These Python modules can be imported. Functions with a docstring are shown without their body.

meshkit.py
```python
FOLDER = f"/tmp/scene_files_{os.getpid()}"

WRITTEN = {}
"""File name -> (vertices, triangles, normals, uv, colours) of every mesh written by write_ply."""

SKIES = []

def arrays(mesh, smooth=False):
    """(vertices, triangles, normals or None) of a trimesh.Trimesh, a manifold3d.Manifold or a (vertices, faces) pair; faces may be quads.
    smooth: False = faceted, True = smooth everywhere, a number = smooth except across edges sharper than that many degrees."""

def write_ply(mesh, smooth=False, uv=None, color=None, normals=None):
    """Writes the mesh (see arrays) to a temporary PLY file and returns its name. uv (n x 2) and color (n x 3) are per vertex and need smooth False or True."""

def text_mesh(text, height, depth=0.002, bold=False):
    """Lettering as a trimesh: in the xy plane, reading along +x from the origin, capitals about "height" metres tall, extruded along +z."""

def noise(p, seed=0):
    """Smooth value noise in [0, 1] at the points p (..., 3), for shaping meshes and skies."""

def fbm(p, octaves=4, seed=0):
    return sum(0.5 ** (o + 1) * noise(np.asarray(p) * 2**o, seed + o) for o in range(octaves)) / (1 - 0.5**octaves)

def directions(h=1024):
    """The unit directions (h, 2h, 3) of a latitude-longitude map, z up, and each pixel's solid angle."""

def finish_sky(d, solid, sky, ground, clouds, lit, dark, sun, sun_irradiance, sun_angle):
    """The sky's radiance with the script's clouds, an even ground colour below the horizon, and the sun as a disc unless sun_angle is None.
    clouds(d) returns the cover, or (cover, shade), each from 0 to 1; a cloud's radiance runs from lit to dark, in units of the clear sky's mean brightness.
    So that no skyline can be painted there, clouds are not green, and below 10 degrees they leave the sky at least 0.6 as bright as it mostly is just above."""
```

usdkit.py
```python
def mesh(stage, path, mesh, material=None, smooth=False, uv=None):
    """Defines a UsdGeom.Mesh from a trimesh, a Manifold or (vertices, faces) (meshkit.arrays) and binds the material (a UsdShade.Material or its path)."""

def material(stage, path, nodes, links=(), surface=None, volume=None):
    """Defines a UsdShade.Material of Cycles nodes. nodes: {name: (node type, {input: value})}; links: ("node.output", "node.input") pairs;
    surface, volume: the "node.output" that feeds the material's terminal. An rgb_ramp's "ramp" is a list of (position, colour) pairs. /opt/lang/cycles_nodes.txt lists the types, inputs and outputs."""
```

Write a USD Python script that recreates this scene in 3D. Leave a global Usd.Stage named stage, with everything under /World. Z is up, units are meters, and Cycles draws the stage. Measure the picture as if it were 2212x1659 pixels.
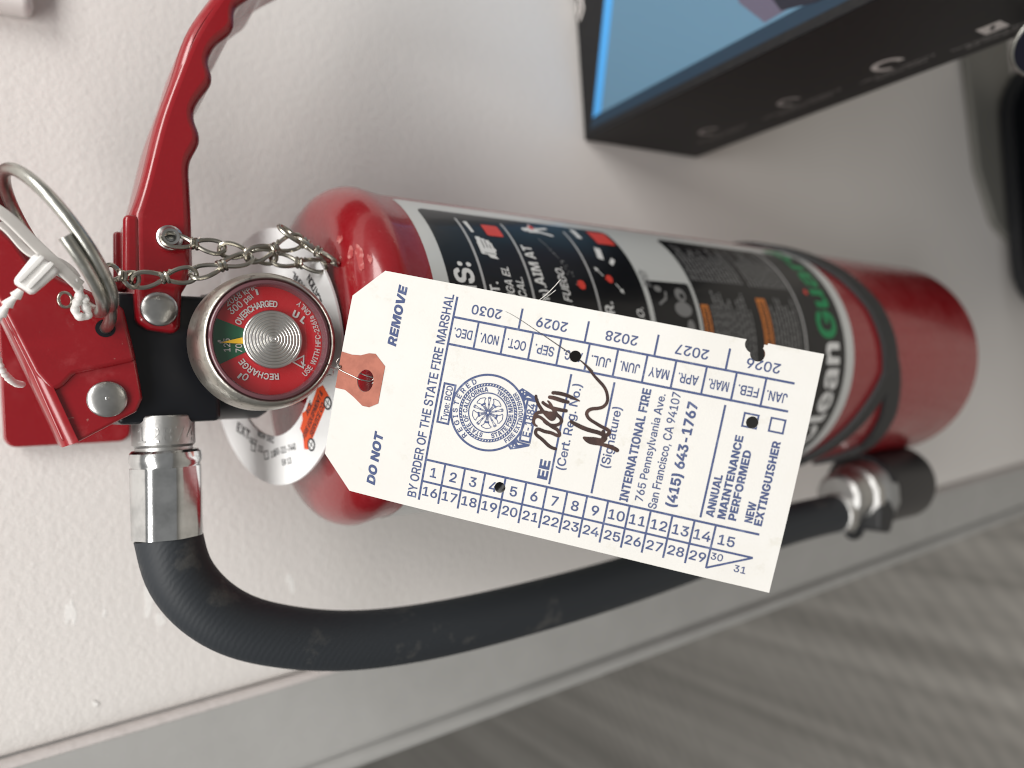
import math, random, glob
import numpy as np, trimesh, shapely, mapbox_earcut
from shapely.geometry import Polygon, LineString, Point, box as sbox, MultiPolygon
from shapely.ops import unary_union
from shapely import affinity
import usdkit, meshkit
from pxr import Usd, UsdGeom, UsdLux, UsdShade, Sdf, Gf

random.seed(4); rng = np.random.default_rng(4)
stage = Usd.Stage.CreateInMemory()
UsdGeom.SetStageUpAxis(stage, 'Z'); UsdGeom.SetStageMetersPerUnit(stage, 1.0)
UsdGeom.Xform.Define(stage, '/World'); UsdGeom.Scope.Define(stage, '/World/Looks')
EYE = 1.35                      # height of the camera above the carpet

# ------------------------------------------------------------------ camera
down = np.array([2344., 184.5, 1550.]); down /= np.linalg.norm(down)
fw = np.array([0, 0, 1.]); into = fw - (fw @ down) * down; into /= np.linalg.norm(into)
acr = -np.cross(into, -down)
CAM = np.array([acr, into, -down])            # rows: world x, y, z in camera right, up, forward
cam = UsdGeom.Camera.Define(stage, '/World/camera')
r_, u_, b_ = CAM[:, 0], CAM[:, 1], -CAM[:, 2]
cam.AddTransformOp().Set(Gf.Matrix4d(*r_, 0, *u_, 0, *b_, 0, 0, 0, EYE, 1))
cam.CreateHorizontalApertureAttr(36.0); cam.CreateVerticalApertureAttr(27.0)
cam.CreateFocalLengthAttr(36 * 1550 / 2212.)
cam.CreateClippingRangeAttr(Gf.Vec2f(0.01, 100))
cam.CreateFStopAttr(6.6); cam.CreateFocusDistanceAttr(0.192)
cam.CreateExposureAttr(0.0)

# ------------------------------------------------------------------ light: office ceiling lamps and dim room light
def rect(name, pos, aim, w, h, inten, col):
    L = UsdLux.RectLight.Define(stage, '/World/' + name)
    p, a = np.array(pos, float), np.array(aim, float)
    z = p - a; z /= np.linalg.norm(z)
    x = np.cross([0, 1, 0.01], z); x /= np.linalg.norm(x); y = np.cross(z, x)
    L.AddTransformOp().Set(Gf.Matrix4d(*x, 0, *y, 0, *z, 0, *p, 1))
    L.CreateWidthAttr(w); L.CreateHeightAttr(h); L.CreateIntensityAttr(inten); L.CreateColorAttr(Gf.Vec3f(*col))
    return L
rect('ceiling_lamp', (-0.42, -0.48, EYE + 1.0), (-0.42, -0.48, 0), 1.2, 0.6, 10.0, (1.0, .972, .94))
rect('ceiling_lamp_001', (1.0, -0.42, EYE + 1.0), (1.0, -0.42, 0), 1.2, 0.6, 11.5, (1.0, .972, .94))
usdkit.material(stage, '/World/Looks/room_light', {'b': ('background_shader', {'color': (.98, .98, .97), 'strength': 0.24})}, [], surface='b.background')
dome = UsdLux.DomeLight.Define(stage, '/World/room_light')
UsdShade.MaterialBindingAPI.Apply(dome.GetPrim()).Bind(UsdShade.Material.Get(stage, '/World/Looks/room_light'))

# ------------------------------------------------------------------ helpers
def mat(name, col, rough=.5, metal=0., coat=0., spec=.5, noise=None, bump=None, extra=None, **kw):
    p = {'base_color': col, 'roughness': rough, 'metallic': metal, 'coat_weight': coat, 'coat_roughness': .05, 'specular_ior_level': spec}
    p.update(kw)
    n = {'p': ('principled_bsdf', p)}; l = []
    n['tc'] = ('texture_coordinate', {})
    if noise:                                   # (scale, colour 2, low, high)
        s, c2, lo, hi = noise
        n['n'] = ('noise_texture', {'scale': s, 'detail': 6.0, 'roughness': .6}); l.append(('tc.object', 'n.vector'))
        n['r'] = ('rgb_ramp', {'ramp': [(0, col), (lo, col), (hi, c2), (1, c2)]}); l += [('n.fac', 'r.fac'), ('r.color', 'p.base_color')]
    if bump:                                    # (scale, distance)
        s, d = bump
        n['bn'] = ('noise_texture', {'scale': s, 'detail': 3.0}); l.append(('tc.object', 'bn.vector'))
        n['bu'] = ('bump', {'strength': 1.0, 'distance': d}); l += [('bn.fac', 'bu.height'), ('bu.normal', 'p.normal')]
    if extra: extra(n, l)
    return usdkit.material(stage, '/World/Looks/' + name, n, l, surface='p.BSDF')
used = {}
def free(path):
    k = used.get(path, -1) + 1; used[path] = k
    return path if k == 0 else f'{path}_{k:03d}'
def tag(prim, label=None, cat=None, group=None, kind=None):
    prim = prim.GetPrim() if hasattr(prim, 'GetPrim') else prim
    for k, v in (('label', label), ('category', cat), ('group', group), ('kind', kind)):
        if v: prim.SetCustomDataByKey(k, v)
    return prim
def path_of(p): return p if isinstance(p, str) else str(p.GetPath())
def obj(name, m, material, parent='/World', smooth=False, label=None, kind=None):
    """One mesh, given in millimetres of its parent's frame."""
    if isinstance(m, (list, tuple)): m = trimesh.util.concatenate(m)
    m = trimesh.Trimesh(np.asarray(m.vertices) / 1000., m.faces, process=False)
    if smooth is not False: m.merge_vertices(digits_vertex=7)
    p = usdkit.mesh(stage, free(path_of(parent) + '/' + name), m, material, smooth=smooth)
    return tag(p, label, kind=kind)
def thing(name, label, cat, frame=None, group=None):
    x = UsdGeom.Xform.Define(stage, free('/World/' + name))
    ax, org = frame if frame else (np.eye(3), np.zeros(3))
    o = np.array(org) / 1000.
    x.AddTransformOp().Set(Gf.Matrix4d(*ax[0], 0, *ax[1], 0, *ax[2], 0, o[0], o[1], o[2] + EYE, 1))
    tag(x, label, cat, group)
    return str(x.GetPath())
def polys(g):
    if g.is_empty: return []
    return [q for q in getattr(g, 'geoms', [g]) if isinstance(q, Polygon) and q.area > 1e-6]
def tri2(g):
    V, Fc, n = [], [], 0
    for q in polys(g):
        rings = [np.asarray(q.exterior.coords)[:-1, :2]] + [np.asarray(h.coords)[:-1, :2] for h in q.interiors]
        v = np.vstack(rings); f = mapbox_earcut.triangulate_float64(v, np.cumsum([len(r) for r in rings]).astype(np.uint32)).reshape(-1, 3)
        a = v[f]; s = (a[:, 1, 0]-a[:, 0, 0])*(a[:, 2, 1]-a[:, 0, 1]) - (a[:, 1, 1]-a[:, 0, 1])*(a[:, 2, 0]-a[:, 0, 0])
        f = f.astype(int); f[s < 0] = f[s < 0][:, ::-1]
        V.append(v); Fc.append(f + n); n += len(v)
    return np.vstack(V), np.vstack(Fc)
def sheet(g, fn, edge=None):
    """A thin printed sheet: a flat outline carried by fn(x, y) -> 3-D."""
    v, f = tri2(g)
    if edge:
        v, f = trimesh.remesh.subdivide_to_size(np.c_[v, np.zeros(len(v))], f, edge, max_iter=20); v = v[:, :2]
    return trimesh.Trimesh(fn(v[:, 0], v[:, 1]), f, process=False)
def slab(g, h, fn, edge=None):
    """An outline with thickness h carried by fn(x, y, height)."""
    m = trimesh.util.concatenate([trimesh.creation.extrude_polygon(q, h, engine='earcut') for q in polys(g)])
    v, f = m.vertices, m.faces
    if edge: v, f = trimesh.remesh.subdivide_to_size(v, f, edge, max_iter=20)
    return trimesh.Trimesh(fn(v[:, 0], v[:, 1], v[:, 2]), f, process=False)
def rext(poly, y0, y1, r, step=.7, rc=None):
    """An x-z outline extruded along y with rounded rims."""
    rc = rc or r * 1.1
    poly = poly.buffer(-rc, quad_segs=12).buffer(rc, quad_segs=12)
    L = poly.exterior; n = max(24, int(L.length / step))
    c = np.array([L.interpolate(i * L.length / n).coords[0] for i in range(n)])
    if Polygon(c).exterior.is_ccw is False: c = c[::-1]
    t = np.roll(c, -1, 0) - np.roll(c, 1, 0); t /= np.linalg.norm(t, axis=1)[:, None]
    nin = np.c_[-t[:, 1], t[:, 0]]
    rings = []
    th = np.linspace(0, np.pi / 2, 5)
    for a in th[::-1]: rings.append((r * (1 - math.cos(a)), y0 + r * (1 - math.sin(a))))
    for a in th: rings.append((r * (1 - math.cos(a)), y1 - r * (1 - math.sin(a))))
    V = []
    for d, y in rings:
        p = c + nin * d; V.append(np.c_[p[:, 0], np.full(n, y), p[:, 1]])
    V = np.vstack(V); F = []
    for k in range(len(rings) - 1):
        i = np.arange(n); j = (i + 1) % n
        F += [np.c_[k*n+i, k*n+j, (k+1)*n+j], np.c_[k*n+i, (k+1)*n+j, (k+1)*n+i]]
    F = np.vstack(F)
    cap = mapbox_earcut.triangulate_float64(np.ascontiguousarray(V[:n][:, [0, 2]]), np.array([n], np.uint32)).reshape(-1, 3).astype(int)
    a = V[cap][:, :, [0, 2]]; s = (a[:, 1, 0]-a[:, 0, 0])*(a[:, 2, 1]-a[:, 0, 1]) - (a[:, 1, 1]-a[:, 0, 1])*(a[:, 2, 0]-a[:, 0, 0])
    cap[s < 0] = cap[s < 0][:, ::-1]
    F = np.vstack([F, cap, cap[:, ::-1] + (len(rings) - 1) * n])
    m = trimesh.Trimesh(V, F, process=False)
    if m.volume < 0: m.invert()
    return m
def spline(pts, n):
    from scipy.interpolate import CubicSpline
    p = np.asarray(pts, float); d = np.r_[0, np.cumsum(np.linalg.norm(np.diff(p, axis=0), axis=1))]
    return CubicSpline(d, p)(np.linspace(0, d[-1], n))
def tube(path, r, k=12, closed=False, cap=True, flat=None):
    """A wire or pipe; flat=(width, thick, side vector) makes a ribbon instead."""
    p = np.asarray(path, float); n = len(p)
    t = (np.roll(p, -1, 0) - np.roll(p, 1, 0)) if closed else np.gradient(p, axis=0)
    t /= np.linalg.norm(t, axis=1)[:, None] + 1e-12
    a = np.array([.31, .57, .76]) if flat is None else np.asarray(flat[2], float)
    u = np.zeros_like(p); x = a - (a @ t[0]) * t[0]; x /= np.linalg.norm(x)
    for i in range(n):
        if flat is not None: x = a
        x = x - (x @ t[i]) * t[i]; x /= np.linalg.norm(x); u[i] = x
    w = np.cross(t, u)
    if closed and flat is None:
        e = math.atan2(u[-1] @ w[0], u[-1] @ u[0])
        for i in range(n):
            q = -e * i / n; ui = u[i]*math.cos(q) + w[i]*math.sin(q); w[i] = np.cross(t[i], ui); u[i] = ui
    rr = np.broadcast_to(np.asarray(r, float), (n,))
    th = np.arange(k) * 2 * np.pi / k
    if flat is None: cs, sn = np.cos(th)[None, :, None] * rr[:, None, None], np.sin(th)[None, :, None] * rr[:, None, None]
    else:
        cs = (np.sign(np.cos(th)) * np.abs(np.cos(th))**.35 * flat[0] / 2)[None, :, None]; sn = (np.sign(np.sin(th)) * np.abs(np.sin(th))**.35 * flat[1] / 2)[None, :, None]
    V = (p[:, None] + u[:, None] * cs + w[:, None] * sn).reshape(-1, 3)
    F = []; i = np.arange(k); j = (i + 1) % k
    for s in range(n if closed else n - 1):
        a0, b0 = s * k, ((s + 1) % n) * k
        F += [np.c_[a0+i, a0+j, b0+j], np.c_[a0+i, b0+j, b0+i]]
    F = np.vstack(F)
    if not closed and cap:
        V = np.vstack([V, p[0], p[-1]]); e = (n - 1) * k
        F = np.vstack([F, np.c_[j, i, np.full(k, n*k)], np.c_[e+i, e+j, np.full(k, n*k+1)]])
    m = trimesh.Trimesh(V, F, process=False)
    return m
def lathe(prof, org=(0, 0, 0), axis='z', n=64, facets=None):
    """prof: (radius, height) pairs from one end to the other; axis z, -y (towards the viewer) or -x."""
    prof = np.asarray(prof, float); th = np.arange(n) * 2 * np.pi / n
    V = np.stack([np.outer(prof[:, 0], np.cos(th)), np.outer(prof[:, 0], np.sin(th)), np.repeat(prof[:, 1][:, None], n, 1)], -1).reshape(-1, 3)
    F = []; i = np.arange(n); j = (i + 1) % n
    for s in range(len(prof) - 1):
        F += [np.c_[s*n+i, s*n+j, (s+1)*n+j], np.c_[s*n+i, (s+1)*n+j, (s+1)*n+i]]
    m = trimesh.Trimesh(V, np.vstack(F), process=False)
    R = {'z': np.eye(3), '-y': np.array([[1, 0, 0], [0, 0, -1], [0, 1, 0]]), '-x': np.array([[0, 0, -1], [0, 1, 0], [1, 0, 0]])}[axis]
    m.vertices = m.vertices @ R.T + np.array(org)
    return m
def dome_disc(org, r, h, n=40, foot=.6, axis='-y'):
    prof = [(r, 0), (r, foot)] + [(r * math.cos(a) , foot + h * math.sin(a)) for a in np.linspace(.12, np.pi/2 - .001, 9)]
    return lathe(prof, org, axis, n)
FONT = glob.glob('/opt/blender-*/*/datafiles/fonts/Inter.woff2')[0]
fonts, cache = {}, {}
def text(s, h, wght=500, cond=1.0, slant=0.0, align='l', fit=None):
    """Lettering as outlines: baseline on y = 0, capitals h high; fit = the width to fill."""
    from PIL import Image, ImageDraw, ImageFont
    key = (s, wght)
    if key not in cache:
        if wght not in fonts:
            f = ImageFont.truetype(FONT, 120)
            f.set_variation_by_axes([32, wght]); fonts[wght] = f
        f = fonts[wght]; x0, y0, x1, y1 = f.getbbox(s, anchor='ls')
        im = Image.new('L', (int(x1 - x0) + 8, int(y1 - y0) + 8)); ImageDraw.Draw(im).text((4 - x0, 4 - y0), s, 255, f, anchor='ls')
        on = np.pad(np.asarray(im) > 127, ((0, 0), (1, 1))).astype(np.int8); d = np.diff(on, axis=1)
        rows, st = np.nonzero(d == 1); en = np.nonzero(d == -1)[1]
        g = unary_union(shapely.box(st, -rows - 1, en, -rows)).buffer(.8).buffer(-.8).simplify(.75)
        cache[key] = affinity.affine_transform(g, [1/87.5, 0, 0, 1/87.5, -4/87.5, (4 - y0)/87.5])
    g = affinity.scale(cache[key], h * cond, h, origin=(0, 0))
    x0, _, x1, _ = g.bounds
    if fit: g = affinity.scale(g, fit / (x1 - x0), 1, origin=(0, 0)); x0, _, x1, _ = g.bounds
    if slant: g = affinity.skew(g, xs=slant, origin=(0, 0))
    return affinity.translate(g, {'l': 0, 'c': -(x0 + x1) / 2, 'r': -x1}[align])
def arc_text(s, h, R, mid, wght=500, cond=1.0, inward=False, span=None):
    """Letters along a circle about the origin; mid = angle of the middle (0 = up, clockwise). inward: letter tops point to the centre."""
    adv = [text(c if c != ' ' else 'i', h, wght, cond).bounds for c in s]
    w = [(b[2] - b[0]) + h * .13 if c != ' ' else h * .36 for b, c in zip(adv, s)]
    tot = sum(w); k = 1.0 if span is None else math.radians(span) * R / tot
    out, x = [], -tot / 2
    for c, ww, b in zip(s, w, adv):
        a = (x + ww / 2) * k / R; x += ww
        if c == ' ': continue
        g = text(c, h, wght, cond, align='c')
        if not inward:
            an = math.radians(mid) + a
            g = affinity.translate(affinity.rotate(g, -math.degrees(an), origin=(0, 0)), R * math.sin(an), R * math.cos(an))
        else:
            an = math.radians(mid) - a
            g = affinity.translate(affinity.rotate(g, 180 - math.degrees(an), origin=(0, 0)), R * math.sin(an), R * math.cos(an))
        out.append(g)
    return unary_union(out)
def line(pts, w): return LineString(pts).buffer(w / 2, cap_style=2, join_style=2)

# ------------------------------------------------------------------ materials
RED = (.255, .006, .011)
REDB = (.21, .004, .008)
def scuff(n, l):
    n['v'] = ('voronoi_texture', {'scale': 160.0}); n['n'] = ('noise_texture', {'scale': 45.0, 'detail': 8.0, 'roughness': .75})
    n['r'] = ('rgb_ramp', {'ramp': [(0, (0, 0, 0)), (.62, (0, 0, 0)), (.74, (1, 1, 1)), (1, (1, 1, 1))]})
    n['m'] = ('mix', {'color1': REDB, 'color2': (.26, .03, .034)})
    n['rr'] = ('map_range', {'from_min': 0.0, 'from_max': 1.0, 'to_min': .16, 'to_max': .5})
    l += [('tc.object', 'n.vector'), ('n.fac', 'r.fac'), ('r.color', 'm.fac'), ('m.color', 'p.base_color'), ('n.fac', 'rr.value'), ('rr.result', 'p.roughness')]
def worn(base, dust):
    def f(n, l):
        n['n'] = ('noise_texture', {'scale': 48.0, 'detail': 8.0, 'roughness': .75}); n['v'] = ('noise_texture', {'scale': 700.0, 'detail': 2.0}); n['k'] = ('noise_texture', {'scale': 35.0, 'detail': 2.0})
        n['r'] = ('rgb_ramp', {'ramp': [(0, (0, 0, 0)), (.56, (0, 0, 0)), (.74, (1, 1, 1)), (1, (1, 1, 1))]}); n['rv'] = ('rgb_ramp', {'ramp': [(0, (0, 0, 0)), (.735, (0, 0, 0)), (.79, (1, 1, 1)), (1, (1, 1, 1))]})
        n['m'] = ('mix', {'color1': base, 'color2': dust}); n['m2'] = ('mix', {'color2': (.42, .26, .23)}); n['q'] = ('math', {'math_type': 'multiply', 'value2': .38})
        n['rr'] = ('map_range', {'from_min': .3, 'from_max': .8, 'to_min': .14, 'to_max': .46}); n['b'] = ('bump', {'strength': .35, 'distance': .0004})
        l += [('tc.object', 'n.vector'), ('tc.object', 'v.vector'), ('tc.object', 'k.vector'), ('n.fac', 'r.fac'), ('r.color', 'm.fac'), ('v.fac', 'rv.fac'), ('rv.color', 'q.value1'), ('q.value', 'm2.fac'), ('m.color', 'm2.color1'), ('m2.color', 'p.base_color'), ('n.fac', 'rr.value'), ('rr.result', 'p.roughness'), ('k.fac', 'b.height'), ('b.normal', 'p.normal')]
    return f
M_red = mat('red_enamel', RED, .2, coat=.35, extra=worn(RED, (.34, .04, .045)))
M_redbody = mat('red_body_enamel', REDB, .13, coat=.5, extra=worn(REDB, (.28, .035, .04)))
M_scuff = mat('scuffed_paint', (.30, .035, .035), .5, bump=(300, .0004), noise=(260, (.50, .22, .20), .48, .66))
M_black = mat('black_valve_finish', (.006, .007, .010), .36, spec=.4)
M_steel = mat('rivet_metal', (.55, .55, .54), .33, 1.0, noise=(140, (.40, .40, .39), .4, .7), bump=(260, .00008))
M_nickel = mat('bezel_metal', (.50, .48, .43), .36, 1.0, noise=(420, (.16, .15, .13), .56, .72), bump=(500, .00012))
M_zinc = mat('zinc_wire', (.52, .52, .48), .34, 1.0, noise=(190, (.34, .34, .31), .45, .7), bump=(220, .00015))
M_chain = mat('chain_metal', (.42, .40, .35), .26, 1.0)
M_alu = mat('aluminium_ferrule', (.74, .75, .75), .17, 1.0, noise=(150, (.52, .53, .53), .4, .7), bump=(150, .00008))
M_cast = mat('cast_coupling', (.52, .52, .51), .42, 1.0, bump=(300, .00012))
M_hub = mat('hub_metal', (.80, .79, .77), .28, 1.0)
M_wire = mat('tag_wire', (.45, .44, .42), .3, 1.0)
def rub(n, l):
    n['w'] = ('wave_texture', {'scale': 250.0, 'distortion': 3.0, 'detail': 2.0, 'detail_scale': 2.0, 'bands_direction': 'diagonal'})
    n['b2'] = ('bump', {'strength': .12, 'distance': .0003})
    l += [('tc.object', 'w.vector'), ('w.fac', 'b2.height'), ('b2.normal', 'p.normal')]
M_rubber = mat('hose_rubber', (.017, .021, .026), .6, spec=.45, noise=(70, (.085, .083, .077), .60, .80), extra=rub)
M_strap = mat('strap_rubber', (.018, .019, .020), .6)
M_plasticblack = mat('black_plastic', (.010, .010, .012), .42)
def papr(n, l):
    n['n1'] = ('noise_texture', {'scale': 26.0, 'detail': 5.0, 'roughness': .6}); n['n2'] = ('noise_texture', {'scale': 95.0, 'detail': 6.0, 'roughness': .75}); n['n3'] = ('noise_texture', {'scale': 1500.0, 'detail': 3.0})
    n['r1'] = ('rgb_ramp', {'ramp': [(0, (.535, .528, .498)), (.45, (.57, .563, .537)), (.62, (.585, .579, .555)), (1, (.60, .594, .572))]})
    n['r2'] = ('rgb_ramp', {'ramp': [(0, (1, 1, 1)), (.58, (1, 1, 1)), (.68, (.93, .92, .89)), (1, (.85, .83, .79))]}); n['mm'] = ('mix', {'mix_type': 'multiply', 'fac': 1.0})
    n['b1'] = ('bump', {'strength': .6, 'distance': .00005})
    l += [('tc.object', 'n1.vector'), ('tc.object', 'n2.vector'), ('tc.object', 'n3.vector'), ('n1.fac', 'r1.fac'), ('n2.fac', 'r2.fac'), ('r1.color', 'mm.color1'), ('r2.color', 'mm.color2'), ('mm.color', 'p.base_color'), ('n3.fac', 'b1.height'), ('b1.normal', 'p.normal')]
M_paper = mat('tag_card', (.58, .57, .535), .72, spec=.3, extra=papr)
M_patch = mat('kraft_patch', (.36, .125, .085), .8, noise=(300, (.27, .09, .062), .4, .7), bump=(600, .00006))
M_ink = mat('navy_ink', (.058, .078, .165), .7, spec=.2, noise=(420, (.15, .18, .28), .55, .75))
M_marker = mat('brown_marker_ink', (.028, .014, .012), .6, spec=.2, noise=(160, (.07, .035, .028), .45, .7))
M_pen = mat('thin_pen_ink', (.05, .045, .045), .6, spec=.2)
M_label = mat('silver_label', (.46, .47, .46), .32, spec=.5, coat=.3)
M_lblack = mat('label_black', (.004, .0045, .006), .3, coat=.12, spec=.35, noise=(420, (.03, .031, .033), .72, .80))
M_lwhite = mat('label_white', (.60, .60, .59), .4)
M_lgrey = mat('label_grey', (.15, .15, .15), .4)
M_lmid = mat('label_mid_grey', (.17, .17, .17), .4)
M_lline = mat('label_line', (.36, .36, .36), .4)
M_lred = mat('label_red', (.55, .045, .03), .4)
M_lorange = mat('label_orange', (.50, .15, .02), .4)
M_lgreen = mat('label_green', (.0, .20, .065), .4)
M_dialred = mat('dial_red', (.50, .014, .022), .45)
M_dialgreen = mat('dial_green', (.012, .10, .045), .45)
M_dialwhite = mat('dial_white', (.56, .54, .53), .5)
M_needle = mat('needle_yellow', (.80, .47, .02), .4)
M_white = mat('white_plastic', (.80, .79, .77), .4, spec=.5, subsurface_weight=.15, subsurface_radius=(.4, .4, .4), subsurface_scale=.002)
M_frost = mat('frosted_plastic_strap', (.74, .72, .69), .35, transmission_weight=.25, ior=1.4)
M_collar = mat('collar_plastic', (.79, .80, .80), .28, spec=.5)
M_cink = mat('collar_black_ink', (.03, .03, .035), .6)
M_corange = mat('collar_orange_ink', (.72, .085, .02), .5)
usdkit.material(stage, '/World/Looks/gauge_lens', {'t': ('transparent_bsdf', {'color': (.97, .97, .97)}), 'g': ('glossy_bsdf', {'color': (1, 1, 1), 'roughness': .05}),
    'm': ('mix_closure', {'fac': .05})}, [('t.BSDF', 'm.closure1'), ('g.BSDF', 'm.closure2')], surface='m.closure')
M_lens = UsdShade.Material.Get(stage, '/World/Looks/gauge_lens')
M_rim = mat('gauge_rim_plastic', (.13, .055, .065), .14)
def wallx(n, l):
    n['n1'] = ('noise_texture', {'scale': 760.0, 'detail': 4.0}); n['n2'] = ('noise_texture', {'scale': 330.0, 'detail': 2.0})
    n['a'] = ('math', {'math_type': 'multiply_add', 'value2': .6}); n['b1'] = ('bump', {'strength': .6, 'distance': .0004})
    n['g'] = ('geometry', {}); n['n3'] = ('noise_texture', {'scale': 9.0, 'detail': 4.0})
    n['r'] = ('rgb_ramp', {'ramp': [(0, (.665, .638, .618)), (.5, (.70, .675, .653)), (1, (.725, .703, .682))]})
    l += [('g.position', 'n1.vector'), ('g.position', 'n2.vector'), ('g.position', 'n3.vector'), ('n1.fac', 'a.value1'), ('n2.fac', 'a.value3'), ('a.value', 'b1.height'), ('b1.normal', 'p.normal'), ('n3.fac', 'r.fac'), ('r.color', 'p.base_color')]
M_wall = mat('wall_paint', (.67, .645, .62), .62, spec=.3, extra=wallx)
M_chip = mat('bare_plaster', (.80, .79, .77), .85, bump=(700, .0002))
M_frame = mat('grey_frame_paint', (.37, .37, .36), .45, spec=.4, noise=(40, (.40, .40, .39), .4, .7), bump=(160, .0001))
M_caulk = mat('caulk_line', (.60, .565, .55), .55, bump=(200, .0005))
def carp(n, l):
    n['g'] = ('geometry', {}); n['mp'] = ('mapping', {'scale': (24, .5, 1), 'rotation': (0, 0, -.07)}); n['n1'] = ('noise_texture', {'scale': 1.0, 'detail': 5.0, 'roughness': .6})
    n['mq'] = ('mapping', {'scale': (9, 30, 1), 'rotation': (0, 0, .3)}); n['n2'] = ('noise_texture', {'scale': 1.0, 'detail': 4.0})
    n['r1'] = ('rgb_ramp', {'ramp': [(0, (.31, .292, .268)), (.34, (.39, .37, .34)), (.46, (.46, .438, .405)), (.56, (.56, .535, .495)), (1, (.70, .67, .62))]})
    n['w'] = ('wave_texture', {'scale': 8.5, 'distortion': 2.2, 'detail': 4.0, 'detail_scale': 2.5}); n['mw'] = ('mapping', {'rotation': (0, 0, .9)})
    n['r2'] = ('rgb_ramp', {'ramp': [(0, (.86, .86, .86)), (1, (1.1, 1.1, 1.1))]})
    n['r3'] = ('rgb_ramp', {'ramp': [(0, (.93, .925, .915)), (1, (1.10, 1.09, 1.07))]}); n['m3'] = ('mix', {'mix_type': 'multiply', 'fac': 1.0})
    l += [('g.position', 'mw.vector'), ('mw.vector', 'w.vector'), ('w.fac', 'r3.fac'), ('mm.color', 'm3.color1'), ('r3.color', 'm3.color2')]; n['mm'] = ('mix', {'mix_type': 'multiply', 'fac': 1.0})
    n['n4'] = ('noise_texture', {'scale': 900.0, 'detail': 2.0}); n['b1'] = ('bump', {'strength': 1.0, 'distance': .003})
    l += [('g.position', 'mp.vector'), ('mp.vector', 'n1.vector'), ('g.position', 'mq.vector'), ('mq.vector', 'n2.vector'), ('n1.fac', 'r1.fac'), ('n2.fac', 'r2.fac'), ('r1.color', 'mm.color1'), ('r2.color', 'mm.color2'), ('m3.color', 'p.base_color'), ('g.position', 'n4.vector'), ('n4.fac', 'b1.height'), ('b1.normal', 'p.normal')]
M_carpet = mat('carpet_pile', (.16, .15, .14), .95, spec=.1, extra=carp)
M_boxblack = mat('box_card_black', (.0075, .0075, .0085), .5, spec=.3, noise=(300, (.012, .012, .012), .45, .7))
M_boxblue = mat('box_print_blue', (.085, .178, .262), .35)
M_boxbright = mat('box_print_bright_blue', (.055, .30, .66), .35)
M_boxnavy = mat('box_print_navy', (.004, .022, .045), .35)
M_boxmauve = mat('box_print_mauve', (.085, .075, .115), .35)
M_boxdark = mat('box_print_dark', (.004, .005, .015), .35)
M_boxtext = mat('box_print_white', (.55, .52, .50), .5)
M_boxgrey = mat('box_print_grey', (.34, .33, .32), .5)
M_bin = mat('bin_plastic', (.006, .007, .009), .4)
M_stripgrey = mat('strip_dark_grey', (.17, .168, .152), .6)
M_switch = mat('switch_plastic', (.70, .67, .65), .45)
M_glassdark = mat('dark_glass', (.004, .004, .012), .1)
M_desk = mat('desk_top', (.62, .60, .57), .5)

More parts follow.
